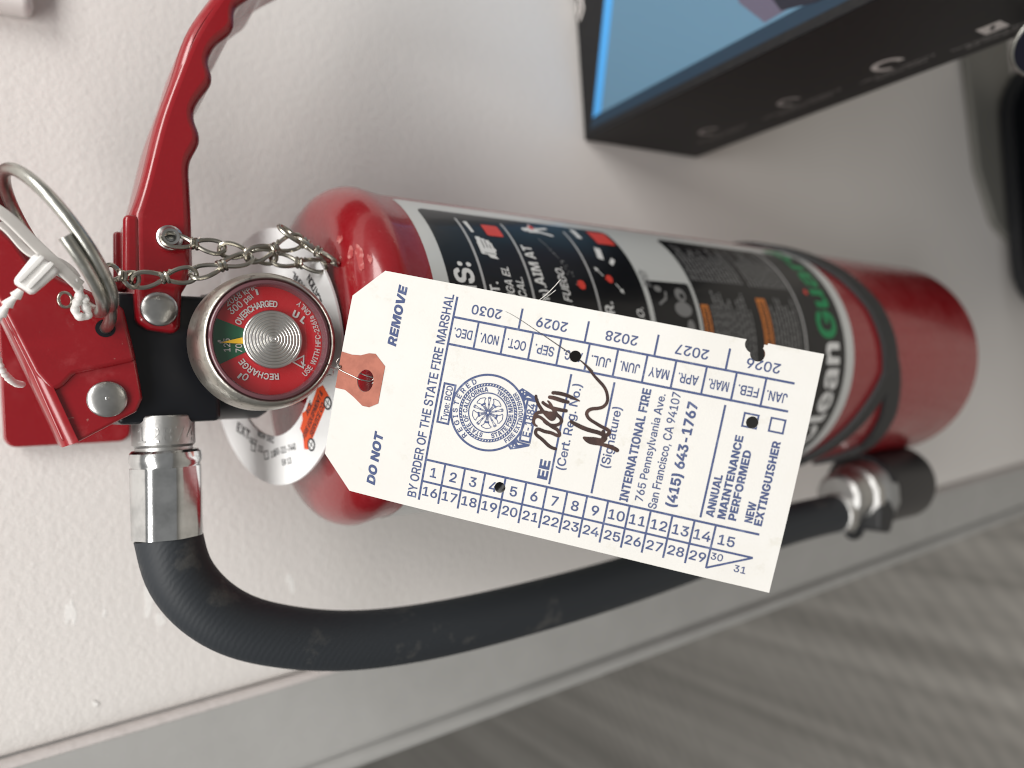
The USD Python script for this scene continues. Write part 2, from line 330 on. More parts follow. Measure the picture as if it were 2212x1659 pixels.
# ------------------------------------------------------------------ the setting (millimetres from the camera, wall plane y = 306)
WY = 306.
def wall_mesh():
    prof = [(-116.4, 314), (-115.2, 311.5), (-113.5, 309.3), (-111, 307.6), (-107, 306.6), (-101, 306.1), (-94, WY), (-40, WY), (60, WY), (160, WY), (300, WY), (1100, WY)]
    V, F = [], []
    zs = [-EYE * 1000, -700, -300, 0, 300, 1200]
    for x, y in prof:
        for z in zs: V.append((x, y, z))
    m = len(zs)
    for i in range(len(prof) - 1):
        for k in range(m - 1):
            a = i * m + k; F += [(a, a + m, a + m + 1), (a, a + m + 1, a + 1)]
    return trimesh.Trimesh(V, F, process=False)
SET = (np.eye(3), np.zeros(3))
w = thing('wall', None, None); stage.GetPrimAtPath(w).SetCustomDataByKey('kind', 'structure')
stage.GetPrimAtPath(w).SetCustomDataByKey('label', 'white orange-peel painted wall behind the fire extinguisher')
obj('painted_surface', wall_mesh(), M_wall, w, smooth=40)
def blob(cx, cz, rx, rz, seed, n=40, rough=.35):
    g = np.random.default_rng(seed); t = np.arange(n) * 2 * np.pi / n
    rr = 1 + sum(rough / k * np.cos(k * t + g.uniform(0, 6.3)) * g.uniform(.4, 1) for k in (2, 3, 5, 7, 11))
    return Polygon(np.c_[cx + rx * rr * np.cos(t), cz + rz * rr * np.sin(t)]).buffer(0)
for cx, cz, rx, rz, sd in [(-69.4, -4.6, 5.2, 1.3, 1), (-72.2, -15, 1.5, .6, 2), (-71.5, -29.5, 5.0, 1.6, 3), (-79.2, -33, 1.9, 1.9, 4), (-76, -83, 3.6, 1.5, 5), (-104, -9.7, 1.3, .7, 7)]:
    obj('paint_chip', slab(blob(cx, cz, rx, rz, sd, 70, .75), .07, lambda x, y, h: np.c_[x, WY - h, y]), M_chip, w)
cp = trimesh.Trimesh([(-7000, -5000, -EYE * 1000), (5000, -5000, -EYE * 1000), (5000, 7000, -EYE * 1000), (-7000, 7000, -EYE * 1000)], [(0, 1, 2), (0, 2, 3)], process=False)
f_ = thing('floor', None, None); stage.GetPrimAtPath(f_).SetCustomDataByKey('kind', 'structure')
stage.GetPrimAtPath(f_).SetCustomDataByKey('label', 'brown-grey striped office carpet seen past the door frame')
obj('carpet', cp, M_carpet, f_)
# grey door frame: a strip proud of the wall, its rounded edge and the caulk line
df = thing('door_frame', 'grey painted metal door frame strip running along the left edge of the wall', 'door frame')
def zstrip(prof, z0=-EYE * 1000, z1=1200):
    V, F = [], []
    for x, y in prof: V += [(x, y, z0), (x, y, z1)]
    for i in range(len(prof) - 1): F += [(2*i, 2*i+2, 2*i+3), (2*i, 2*i+3, 2*i+1)]
    return trimesh.Trimesh(V, F, process=False)
obj('caulk_line', zstrip([(-115.9, 312), (-116.1, 308.5), (-116.7, 306.6), (-117.8, 305.6), (-119.2, 305.2)][::-1]), M_caulk, df, smooth=60)
obj('frame_face', zstrip([(-152.2, 303.2), (-151.2, 304.4), (-150, 304.8), (-118, 304.8), (-118, 314)]), M_frame, df, smooth=30)
obj('rounded_edge', zstrip([(-160.5, 330)] + [(-156.4 - 4.1 * math.cos(a), 304.8 - 4.1 * math.sin(a)) for a in np.linspace(0, np.pi * .92, 12)] + [(-152.5, 306)]), M_frame, df, smooth=50)

# ------------------------------------------------------------------ the fire extinguisher
BZ = 439.
axd = np.array([-0.046923, 0.010905, -0.998839]); ez = -axd / np.linalg.norm(axd)
ey = np.array([0, 1., 0]); ey -= (ey @ ez) * ez; ey /= np.linalg.norm(ey); ex = np.cross(ey, ez)
AX = np.array([ex, ey, ez]); O = np.array([18.254, 242.363, 0.])
EXT = (AX, O + AX.T @ np.array([0, 0, -BZ]))
def L(p): return np.asarray(p, float) + np.array([0, 0, BZ])
def up(m): m = m.copy(); m.vertices = m.vertices + np.array([0, 0, BZ]); return m
E_ = thing('fire_extinguisher', 'red fire extinguisher with black label, pressure gauge and hose hanging on the wall', 'fire extinguisher', EXT)
def part(name, m, material, parent=None, smooth=35, **k):
    if isinstance(m, (list, tuple)): m = trimesh.util.concatenate(m)
    return obj(name, up(m), material, parent or E_, smooth, **k)
prof = [(.01, -439), (40, -439), (53, -438.8)] + [(54 + 3 * math.sin(a), -435.6 - 3 * math.cos(a)) for a in np.linspace(.2, np.pi/2, 7)]
prof += [(57, z) for z in np.linspace(-420, -99, 24)] + [(57.3, -95), (58.1, -91.5)] + [(43.5 + 14.9 * math.cos(a), -89.3 + 13 * math.sin(a)) for a in np.linspace(0, np.pi/2 * .97, 16)] + [(32, -75.6), (20, -74.9), (15, -74.6)]
part('body', lathe(prof, n=160), M_redbody, smooth=50)
# scuff marks where the enamel is chipped on the shoulder
def dome_pt(x, y):                 # azimuth (deg, right positive), arc along the profile from the shoulder edge
    a = np.radians(x); t = np.clip(y / 22., 0, 1.5)
    r = 43.5 + 14.9 * np.cos(t) + .08; z = -89.3 + 13 * np.sin(t)
    return np.c_[r * np.sin(a), -r * np.cos(a), z + .08]
for cx, cy, rx, rz, sd in [(29.5, 20, 4.6, 2.2, 11), (33.5, 24, 2.2, 2.0, 12), (27, 15.5, 1.5, 1.2, 14), (43, 27, 1.6, 2.2, 13)]:
    part('scuff_mark', sheet(blob(cx, cy, rx, rz, sd, rough=.5), dome_pt, 2.0), M_scuff)
# --- label, wrapped round the cylinder: layout in (degrees to the right, height)
RL = 57.12; D2 = math.pi / 180 * 57.
def cyl(R): return lambda s, z: np.c_[R * np.sin(s / 57.), -R * np.cos(s / 57.), z]
def arcbox(a0, a1, z0, z1, rc=0):
    g = sbox(a0 * D2, z0, a1 * D2, z1)
    return g.buffer(-rc).buffer(rc, quad_segs=6) if rc else g
lab = part('label', sheet(arcbox(-175, 62.5, -313.5, -98.6, 2), cyl(RL), 4), M_label, smooth=True)
p1 = arcbox(-60, 54.5, -185.2, -103.8, 3.0); p2 = arcbox(-60, 54.5, -306.6, -212.6, 3.0)
part('instruction_panel', sheet(p1, cyl(RL + .08), 4), M_lblack, lab, True)
part('warning_panel', sheet(p2, cyl(RL + .08), 4), M_lblack, lab, True)
lines = [arcbox(-60, 49.5, z - .45, z + .45) for z in (-116.3, -134.4, -161.8)] + [arcbox(-60, 54.5, -277.6, -276.4)]
for m_ in [sheet(g, cyl(RL + .16), 4) for g in lines]: part('divider_line', m_, M_lline, lab, True)
R2 = RL + .16
def ltext(s, h, a, z, wght=600, align='r', slant=0, cond=.95): return affinity.translate(text(s, h, wght, cond, slant, align), a * D2, z)
wt = [ltext('INSTRUCTIONS:', 7.0, 27.0, -113.2, 800), ltext('HOLD UPRIGHT.', 3.5, 20.4, -121.6, 750), ltext('TENGA EL', 3.0, 26.4, -127.2, 650, slant=12, cond=.85), ltext('VERTICAL.', 3.0, 22.8, -131.6, 650, slant=12, cond=.85),
      ltext('AIM AT', 4.0, 37.3, -140.4, 750, cond=.85), ltext('(2.4 m).', 3.4, 20.2, -140.6, 700), ltext('EL FUEGO.', 3.3, 28.4, -150.0, 650, slant=12, cond=.85), ltext('SQUEEZE LEVER.', 4.2, 15.8, -168.2, 750), ltext('APRIETE EL GATILLO.', 3.3, 14.2, -182.2, 650, slant=12)]
for m_ in [sheet(g, cyl(R2), 3) for g in wt]: part('instruction_text', m_, M_lwhite, lab, True)
# picture icons on the instruction rows
def pos(g, a, z, s=1., rot=0): return affinity.translate(affinity.rotate(affinity.scale(g, s, s, origin=(0, 0)), rot, origin=(0, 0)), a * D2, z)
hand = unary_union([Point(-1.2, -2.8).buffer(1.0), sbox(-3, -2.6, 1.8, 2.2).buffer(.6), sbox(1.2, .9, 4.6, 2.0).buffer(.45), sbox(1.2, -.6, 3.8, .3).buffer(.4), sbox(1.2, -2.2, 3.2, -1.2).buffer(.4), Polygon([(-3, -2.2), (-5.4, -3.4), (-5, -.4), (-3, 1)])]).difference(unary_union([line([(-.6, .6), (3.4, .6)], .35), line([(-.4, -.75), (3.2, -.75)], .35), line([(-.6, -2.0), (1.4, -2.0)], .3), line([(-3.2, -2.6), (-2.8, 1.4)], .3)]))
person = unary_union([Point(0, 5.4).buffer(1.3), Polygon([(-1.6, 4), (1.4, 4.2), (2, -.4), (-1.2, -.6)]).buffer(.3), Polygon([(-1.2, 0), (.4, 0), (-1.8, -6.5), (-3.2, -6.3)]), Polygon([(.2, 0), (1.8, 0), (3.6, -6.2), (2.2, -6.5)]), Polygon([(1, 3.6), (4.8, 1.4), (4.4, .6), (.6, 2.2)])])
lever_pic = unary_union([sbox(-3.8, -1, 3.2, .5).buffer(.4), Polygon([(-3.8, 1.6), (3.4, 3.0), (3.4, 1.9), (-3.6, .8)]).buffer(.3), sbox(-1.2, -4.6, 1.2, -1)])
icw = [pos(hand, 34.5, -121.6, .95), pos(Polygon([(-4, .6), (3, 1.4), (3.4, -.4), (-3.8, -.6)]), 45, -119.6, .9), pos(person, 47.5, -148.5, .95), pos(sbox(-3, -.9, 3, .9).buffer(.3), 49.0, -167.4), pos(sbox(-3.4, -1.0, 2.2, 1.0).buffer(.4), 38.0, -171.5, 1, -14), pos(sbox(-1.6, -.6, 1.6, .6).buffer(.3), 33.5, -175.5, 1, -40), pos(Polygon([(-3, .3), (1, .3), (1, 1.3), (3.4, 0), (1, -1.3), (1, -.3), (-3, -.3)]), 21.4, -173.6, .75, 215), pos(Polygon([(-3, .3), (1, .3), (1, 1.3), (3.4, 0), (1, -1.3), (1, -.3), (-3, -.3)]), 28, -166.5, .75, 35)]
for m_ in [sheet(g, cyl(R2), 3) for g in icw]: part('pictogram', m_, M_lwhite, lab, True)
flame = Polygon([(-2, -1.6), (-2.4, .2), (-1.5, 1.6), (-1.2, .7), (-.2, 2.8), (.6, 1.0), (1.3, 1.9), (2.3, .1), (1.9, -1.6), (0, -2.3)]).buffer(.25)
icr = [arcbox(40.5, 47, -131.4, -124.8, .8), arcbox(43.5, 52.5, -183.4, -174.4, .5), pos(flame, 21.7, -156, .72), pos(flame, 25.1, -170, .66), pos(sbox(-1.3, -1, 1.3, 1), 49.5, -147.2)]
for m_ in [sheet(g, cyl(R2 + .06), 3) for g in icr]: part('red_pictogram', m_, M_lred, lab, True)
def stripe(a0, z0, a1, z1): return line([(a0 * D2, z0), (a1 * D2, z1)], .25)
part('spray_dots', [sheet(pos(Point(0, 0).buffer(.28), 22 + 20 * t + random.uniform(-1, 1) * 3 * (1 - t), -154.5 + 8 * t + random.uniform(-1.6, 1.6) * (1 - t)), cyl(R2)) for t in np.linspace(.05, 1, 34)], M_lgrey, lab, True)
# lion-like round icon box on the silver band: hand and hazard picture, grey
part('class_picture_box', sheet(arcbox(-40, 26.0, -210.8, -187.6, 1.2), cyl(RL + .08), 3), M_lblack, lab, True)
pic = [affinity.scale(Point(14.5 * D2, -203.5).buffer(3.6), .85, 1.25), Point(20.5 * D2, -204).buffer(2.9).difference(Point(20.0 * D2, -204.6).buffer(1.2)), affinity.scale(Point(22.5 * D2, -192.8).buffer(1.7), .8, 1.1), line([(16 * D2, -191.4), (18.5 * D2, -195.5), (21.5 * D2, -196.5)], 1.1), affinity.scale(Point(7.5 * D2, -206).buffer(2.2), 1.3, .9)]
for m_ in [sheet(g, cyl(R2 + .02), 3) for g in pic]: part('class_picture', m_, M_lmid, lab, True)
tiny = []
def block(a0, a1, z0, z1, dz, hh, ragged=.15):
    z = z0
    while z > z1:
        x, end = a0 * D2, (a1 - (a1 - a0) * ragged * random.random()) * D2
        while x < end:
            wd = random.uniform(.8, 3.6); tiny.append(sbox(x, z - hh, min(x + wd, end), z)); x += wd + .55
        z -= dz
block(-45, 25, -219.5, -244, 2.25, 1.15); block(28, 52, -214.6, -245.5, 2.25, 1.15, .4); block(-45, 24, -256.5, -274.5, 2.25, 1.15); block(27.5, 52, -249, -274.5, 2.25, 1.15, .4)
block(23, 31, -186.4, -190.6, 1.1, .55)
part('fine_print', sheet(unary_union(tiny), cyl(R2), None), M_lgrey, lab, True, kind='stuff')
for m_ in [sheet(arcbox(-8, 17.0, -217.9, -213.6, .3), cyl(R2), 3), sheet(arcbox(-8, 21.6, -254.8, -249.0, .3), cyl(R2), 3)]: part('caution_bar', m_, M_lorange, lab, True)
for m_ in [sheet(ltext('WARNING', 2.6, 15.8, -217.0, 700), cyl(R2 + .07), 3), sheet(ltext('WARNING', 3.0, 20, -253.4, 700), cyl(R2 + .07), 3)]: part('caution_word', m_, M_lblack, lab, True)
cl = affinity.translate(text('Clean', 13.8, 800, align='r', fit=52), 3.0 * D2, -301.6); gu = affinity.translate(text('Guard', 13.8, 800, fit=54), 4.4 * D2, -301.2)
part('white_brand_word', sheet(cl, cyl(R2), 2.5), M_lwhite, lab, True)
part('green_brand_word', sheet(gu, cyl(R2), 2.5), M_lgreen, lab, True)
part('small_red_mark', sheet(pos(Point(0, 0).buffer(1.4), 27, -287.5), cyl(R2 + .05)), M_lred, lab, True)
# --- black rubber strap that holds the nozzle
def cylslab(g, R, h): return slab(g, h, lambda s, z, q: np.c_[(R + q) * np.sin(s / 57.), -(R + q) * np.cos(s / 57.), z], 3)
st1 = LineString([(180 * D2, -300), (75 * D2, -306), (60 * D2, -314), (41 * D2, -327.5), (21 * D2, -337.5), (4 * D2, -341.4), (-8 * D2, -343), (-16 * D2, -343.5)]).buffer(5.4, cap_style=2)
st2 = LineString([(-10 * D2, -343), (-28 * D2, -334), (-62 * D2, -319), (-76 * D2, -322)]).buffer(4.3, cap_style=1)
st3 = LineString([(-8 * D2, -344), (-22 * D2, -349.5), (-34 * D2, -355), (-56 * D2, -362), (-76 * D2, -352)]).buffer(5.6, cap_style=1)
part('hose_strap', cylslab(unary_union([st1, st2, st3]), 57.3, 2.0), M_strap, smooth=40)
# --- valve
part('valve_body', [rext(sbox(-20.2, -46, 17, -18.5), -15.6, 15.6, 1.6), lathe([(.1, -44), (19.5, -44), (20, -46), (20, -60), (18.8, -62), (16, -63), (16, -73)], n=64)], M_black)
# pressure gauge
GX, GZ = 1.25, -52.9
def gy(prof): return lathe([(r, -y) for r, y in prof], (GX, 0, GZ), '-y', 96)
gauge = part('pressure_gauge', gy([(6, -12), (6, -26), (12, -27.2), (16.5, -28.5), (18.4, -30.5), (19.0, -33), (19.05, -39), (18.8, -42.5), (18.2, -45), (17.3, -46.4), (16.8, -46.6), (16.4, -46.2), (16.3, -44)]), M_nickel, smooth=50)
part('rim_window', gy([(16.3, -46.0), (15.9, -46.6), (15.3, -46.7), (14.9, -46.2), (14.8, -43.5)]), M_rim, gauge, 50)
part('lens', gy([(15.2, -46.3), (12, -47.3), (8, -48.0), (4, -48.35), (.05, -48.45)]), M_lens, gauge, True)
dial = lambda y: (lambda x, z: np.c_[GX + .3 + x, np.full(len(x), y), GZ - .9 + z])
DY = 3.4                                       # the dial sits just under the lens
part('dial', sheet(Point(0, 0).buffer(15.9, quad_segs=24), dial(-39.8 - DY)), M_dialred, gauge)
sect = Polygon([(7.0 * math.sin(math.radians(a)), 7.0 * math.cos(math.radians(a))) for a in np.linspace(21, -26, 12)] + [(15.7 * math.sin(math.radians(a)), 15.7 * math.cos(math.radians(a))) for a in np.linspace(-26, 21, 16)])
part('green_sector', sheet(sect, dial(-39.9 - DY)), M_dialgreen, gauge)
dt = [arc_text('OVERCHARGED', 1.75, 9.0, 62, 700, .8, span=76), arc_text('RECHARGE', 1.75, 9.3, -66, 700, .85, span=66),
      affinity.rotate(affinity.translate(text('300 psi', 1.8, 600, .9, align='c'), 0, 11.6), -50, origin=(0, 0)), affinity.rotate(affinity.translate(text('2068 kPa', 1.6, 600, .9, align='c'), 0, 13.6), -55, origin=(0, 0)),
      affinity.rotate(affinity.translate(text('0', 1.9, 600, align='c'), 0, 11.6), -(-54), origin=(0, 0)), arc_text('USE WITH HFC-236fa ONLY', 1.55, 13.6, 177, 600, .8, inward=True, span=105),
      affinity.translate(text('125', 1.7, 600, .85, align='c'), -1.6, 11.0), affinity.translate(text('70', 1.7, 600, .85, align='c'), -2.4, 8.0),
      affinity.rotate(sbox(-.3, 12.6, .3, 14.2), -74, origin=(0, 0)), affinity.rotate(sbox(-.3, 12.4, .3, 14.0), 48, origin=(0, 0)), affinity.rotate(sbox(-.25, 12.8, .25, 13.7), 4, origin=(0, 0)), sbox(-.9, 9.9, -.3, 10.7), sbox(-.9, 13.4, -.3, 14.1), sbox(-1.1, 7.6, -.3, 8.1),
      affinity.translate(affinity.rotate(text('U', 2.0, 900, align='c'), -115, origin=(0, 0)), 6.3, -6.3), affinity.translate(affinity.rotate(text('L', 2.0, 900, align='c'), -130, origin=(0, 0)), 4.9, -8.2)]
tr = Polygon([(-2.1, -1.5), (2.1, -1.5), (0, 1.9)])
dt += [affinity.translate(affinity.rotate(tr.difference(tr.buffer(-.35)), 118, origin=(0, 0)), -6.4, -7.6), affinity.translate(affinity.rotate(text('T', 1.5, 800, align='c'), 118, origin=(0, 0)), -6.0, -7.8)]
for m_ in [sheet(g, dial(-40.0 - DY)) for g in dt if not g.is_empty]: part('dial_lettering', m_, M_dialwhite, gauge)
part('needle', slab(Polygon([(-1.3, 6.8), (.8, 6.6), (-1.0, 13.6)]), .25, lambda x, z, h: np.c_[GX + .3 + x, -40.2 - DY - h, GZ - .9 + z]), M_needle, gauge)
hub = [(8.0, -39.9), (8.0, -41.0)]
for k in range(9):
    r0 = 7.9 - k * .86
    for q in np.linspace(0, np.pi, 6)[1:]: hub.append((max(r0 - .43 * (1 - math.cos(q)), .05), -41.0 - k * .08 - .36 * math.sin(q)))
part('coil_hub', lathe([(r, -y + DY) for r, y in hub], (GX + .3, 0, GZ - .9), '-y', 72), M_hub, gauge, 40)
# --- squeeze lever: raised near flange, lower near flange, rounded top web, far flange
base = Polygon([(13.5, -18.5), (11.8, -20.5), (.3, -22.8), (-8.2, -24.0), (-13, -24.6), (-16.7, -23.0), (-19.8, -17.0), (-24.8, -7.8), (-23.6, -5.0), (-5.8, 1.2), (8.3, 6.8), (34, 17.6), (80, 37), (84, 28), (40, 13.5), (32.0, 7.1), (28.4, 3.6), (23.3, 0.3), (19, -7)])
raised = Polygon([(13.2, -18.9), (11.6, -20.4), (-2.6, -23.3), (-4.2, -17), (-6.2, -8.5), (-9.4, -5.8), (-11, -3.2), (-5.8, .5), (8.3, 6.2), (34, 17.0), (78, 35.4), (82, 28), (40, 14), (32.0, 7.6), (28.4, 4.1), (23.0, .8), (18.6, -6.6)])
hole = Point(6.2, -15.8).buffer(2.4)
d0 = np.array([8.3 + 24.0, 6.8 + 5.1]); d0 /= np.linalg.norm(d0); nn = np.array([-d0[1], d0[0]])
def web(p0, p1):
    cs = []
    for a in np.linspace(0, np.pi/2, 8): cs.append((-16.2 - 4.0 * math.cos(a), -3.2 + 4.0 * math.sin(a)))
    for a in np.linspace(np.pi/2, 0, 8): cs.append((14 + 4.0 * math.cos(a), -3.2 + 4.0 * math.sin(a)))
    cs.append((18, -14)); cs2 = [(16.2, -14)] + [(14 + 2.3 * math.cos(a), -3.2 + 2.3 * math.sin(a)) for a in np.linspace(0, np.pi/2, 6)] + [(-16.2 - 2.3 * math.cos(a), -3.2 + 2.3 * math.sin(a)) for a in np.linspace(np.pi/2, 0, 6)]
    ring = np.array(cs + cs2); k = len(ring); V = []
    for p in (p0, p1):
        for y, q in ring: V.append((p[0] + nn[0] * q, y, p[1] + nn[1] * q))
    i = np.arange(k); j = (i + 1) % k
    F = np.vstack([np.c_[i, j, k + j], np.c_[i, k + j, k + i]])
    m = trimesh.Trimesh(V, F, process=False)
    cap = mapbox_earcut.triangulate_float64(ring.copy(), np.array([k], np.uint32)).reshape(-1, 3).astype(int)
    m = trimesh.Trimesh(V, np.vstack([F, cap, cap[:, ::-1] + k]), process=False)
    trimesh.repair.fix_normals(m); return m
lev = part('squeeze_lever', [rext(base, -19.2, -17.2, .8), rext(raised, -20.3, -17.4, 1.3), rext(base, 16.0, 18.0, .8), web((-25.2, -6.0), (80, 32.8))], M_red, smooth=40)
part('pin_hole', slab(hole, .12, lambda x, z, h: np.c_[x, -20.34 - h, z]), M_black, lev)
part('rivet', dome_disc((-13.0, -19.0, -15.9), 4.95, 1.5), M_steel, smooth=40)
part('rivet_tip', dome_disc((-12.8, -20.95, -15.8), .55, .25, 16, .05), M_steel, smooth=40)
# --- carry handle with its scalloped underside
low = spline([(150, -90), (146, -86), (134, -79), (124, -68.0), (120, -64.6), (116.5, -63.2), (113, -60.2), (108.6, -55.9), (105.5, -53.2), (103, -52.5), (100, -52.4), (97, -51), (93.4, -47.7), (89.5, -45.4), (86, -44.7), (84, -45.2), (81.3, -45.4), (77.5, -43.5), (73.6, -41.2), (70.5, -40.2), (67.7, -40.4), (65, -41.3), (62.2, -41.4), (59, -40.1), (56, -38.8), (50, -38.4), (37.1, -38.6), (24.9, -38.6)], 220)
hb = [tuple(q) for q in spline([(38.6, -23.2), (54.4, -27.5), (68.0, -30.9), (80.1, -34.9), (92.9, -39.6), (105.9, -46.3), (120, -55), (138, -67), (158, -82)], 60)] + [tuple(q) for q in low] + [(20, -37.2), (17.1, -35.5), (5.9, -34.8), (5.4, -33.5), (6.4, -26.5), (8.4, -23.4), (16.4, -23.2), (20, -23.2)]
hpoly = Polygon(hb)
edge = spline([(38, -23.4), (54.4, -28.0), (68.0, -31.4), (80.1, -35.4), (92.9, -39.3), (105.9, -46.4), (120, -55), (138, -66), (148, -74)], 46)
tg = np.gradient(edge, axis=0); tg /= np.linalg.norm(tg, axis=1)[:, None]; no = np.c_[-tg[:, 1], tg[:, 0]]; no[no[:, 1] < 0] *= -1
secp = [(-19.6, -1.2), (-18.8, .3), (-17, 1.1), (11, 1.1), (12.8, .3), (13.6, -1.2), (12, -1.4), (-18, -1.4)]
V = [(e[0] + n_[0] * q, y, e[1] + n_[1] * q) for e, n_ in zip(edge, no) for y, q in secp]; k = len(secp); F = []
for s in range(len(edge) - 1):
    i = np.arange(k); j = (i + 1) % k; F += [np.c_[s*k+i, s*k+j, s*k+k+j], np.c_[s*k+i, s*k+k+j, s*k+k+i]]
hweb = trimesh.Trimesh(V, np.vstack(F), process=False)
tabm = [rext(Polygon([(19.8, -25), (38.6, -25.2), (38.3, -20.9), (19.8, -20.4)]), -19.9, -16.6, 1.5), rext(Polygon([(20, -24), (38.5, -24), (38.5, -20.4), (20, -20)]), 3, 5.4, 1.0), rext(Polygon([(20.5, -23.6), (38, -23.8), (38, -22), (20.5, -21.8)]), -18, 4, .7)]
part('carry_handle', [rext(hpoly, -19.9, 13.6, 2.4, step=.5, rc=2.4), hweb] + tabm, M_red, smooth=45)
part('rivet', dome_disc((12.0, -19.7, -29.2), 4.85, 1.5), M_steel, smooth=40)
part('eyelet', lathe([(.05, -.2), (1.15, -.2), (1.25, 1.9), (1.6, 2.5), (2.3, 2.6), (2.7, 1.5), (3.5, 1.0), (3.6, -.4)], (32.4, -20.2, -32.3), '-y', 36), M_steel, smooth=40)
# --- safety chain of knotted double-loop links
def link(a, b, side, w=5.0, r=.64):
    a, b = np.array(a, float), np.array(b, float); Ln = np.linalg.norm(b - a); t = (b - a) / Ln
    s = np.array(side, float); s -= (s @ t) * t; s /= np.linalg.norm(s); n2 = np.cross(t, s); c = (a + b) / 2
    ms = []
    for sg in (-1, 1):
        h = Ln / 2; q = []
        for th in np.linspace(0, 2 * np.pi, 40, endpoint=False):
            u = h / 2 * (1 - math.cos(th)) + .2; wd = w / 2 * math.sin(th) * (.55 + .55 * (u / h)); q.append(c + sg * t * u + s * wd + n2 * (.35 * sg))
        ms.append(tube(q, r, 8, closed=True))
    q = [c + t * (x - .9) + 1.25 * (s * math.cos(x * 5.2) + n2 * math.sin(x * 5.2)) for x in np.linspace(0, 1.9, 34)]
    ms.append(tube(q, r, 8)); ms.append(tube([c + t * 1.2 + s * 1.0, c + t * 1.8 + s * 1.9 + n2 * .5], r, 8))
    return trimesh.util.concatenate(ms)

for a, b, sd in [((20.9, -27, -15.6), (18.4, -25.5, -23.2), (1, .2, 0)), ((18.4, -25.5, -22.0), (21.6, -26.5, -37.8), (1, -.5, 0)), ((21.4, -26.5, -36.6), (26.9, -28, -52.8), (1, .6, 0)), ((26.8, -28, -51.6), (33.4, -30, -67.2), (1, -.4, 0)),
                 ((31.9, -22.6, -30.2), (29.6, -24, -46.2), (1, .35, 0)), ((29.6, -24, -45.0), (27.8, -27, -60.2), (1, -.6, 0)), ((27.8, -27, -59), (24.6, -32, -73.6), (1, .5, 0)), ((36.6, -31, -60.6), (26.5, -33.5, -74.0), (.6, .7, 0)), ((33, -32, -65.5), (25.0, -36.5, -75.6), (.3, 1, .2))]:
    part('chain_link', link(a, b, sd), M_chain, smooth=40)
# --- pull pin: a doubled wire ring whose end passes through the lever
mj = np.array([.83, 0, .555]); vd = np.array([.217, .976, -.038]); vd -= (vd @ mj) * mj; vd /= np.linalg.norm(vd)
pe = np.array([-.555, 0, .83]); e2 = .24 * pe + .97 * vd; e2 /= np.linalg.norm(e2); nr = np.cross(mj, e2); cr = np.array([26.0, -33.5, -5.2])
hp = []
for k in np.linspace(0, 1, 130):
    a = 1.7 + (3 * math.pi - 1.7) * k
    hp.append(cr + 19.0 * (mj * math.cos(a) - e2 * math.sin(a)) + nr * (3.3 * (1 - k) ** 1.5 - .4))
hp = np.array(hp)
part('pull_pin', tube(hp, 1.5, 14), M_zinc, smooth=50)
part('pin_shank', tube(spline([hp[-3], hp[-1], (8.6, -29.5, -16.4), (6.6, -24, -16.1), (6.2, -18, -15.8), (6.2, 17, -15.8)], 40), 1.5, 14), M_zinc, smooth=50)
# --- hose
HY = -10.
hnut = part('hose_coupling', lathe([(5, -2), (8.2, -2), (8.5, -1.4), (8.5, 6.4), (7.8, 7.2), (7.8, 9)], (-20.0, -9.5, -31.0), '-x', 64), M_cast, smooth=40)
def nutmap(x, y): return np.c_[-27.2 + y, -9.5 - 8.54 * np.cos(x / 8.54), -31.0 - 8.54 * np.sin(x / 8.54)]
part('cast_number', slab(text('12874', 4.4, 500, .95, align='c'), .22, lambda x, y, h: np.c_[-25.6 + y, -9.5 - (8.45 + h) * np.cos(x / 8.5), -31.0 - (8.45 + h) * np.sin(x / 8.5)]), M_cast, hnut)
fer, nf = [], 8
for r0, h in [(7.5, 0), (9.0, .2), (9.6, .9), (9.8, 2.2), (9.8, 3.4), (9.35, 4.4), (9.3, 5.2)]: fer.append((r0, h))
fm = lathe(fer, (-27.9, -9.6, -31.4), '-x', 80)
th = np.linspace(0, 2 * np.pi, nf, endpoint=False) + .16
oct_ = [Polygon([(10.55 * math.cos(a), 10.55 * math.sin(a)) for a in th])]
om = trimesh.creation.extrude_polygon(oct_[0].buffer(-4.5).buffer(4.5, quad_segs=6), 20.3, engine='earcut'); v = om.vertices.copy()
om.vertices = np.c_[-33.0 - v[:, 2], -9.6 + v[:, 0] * .97, -31.4 + v[:, 1] * .97]; om.invert()
om2 = trimesh.creation.extrude_polygon(oct_[0].buffer(.28), .8, engine='earcut'); v = om2.vertices.copy(); om2.vertices = np.c_[-52.6 - v[:, 2], -9.6 + v[:, 0] * .97, -31.4 + v[:, 1] * .97]; om2.invert()
part('hose_ferrule', [fm, om], M_alu, smooth=25)
hs = spline([(-52.6, -9.6, -31.4), (-56, -9.8, -32.0), (-62.5, -10, -33.4), (-71.8, -10, -38.2), (-81.9, -10, -48.6), (-89.0, -10, -63), (-93.9, -10, -79), (-98.0, -10.5, -111), (-98.4, -11, -149), (-96.6, -12, -194), (-92.6, -13, -245), (-87, -14, -300), (-85.2, -14.5, -340), (-85.0, -15, -366)], 160)
part('hose', tube(hs, np.interp(np.linspace(0, 1, 160), [0, .1, .3, 1], [9.2, 9.3, 9.7, 10.0]), 28), M_rubber, smooth=60)
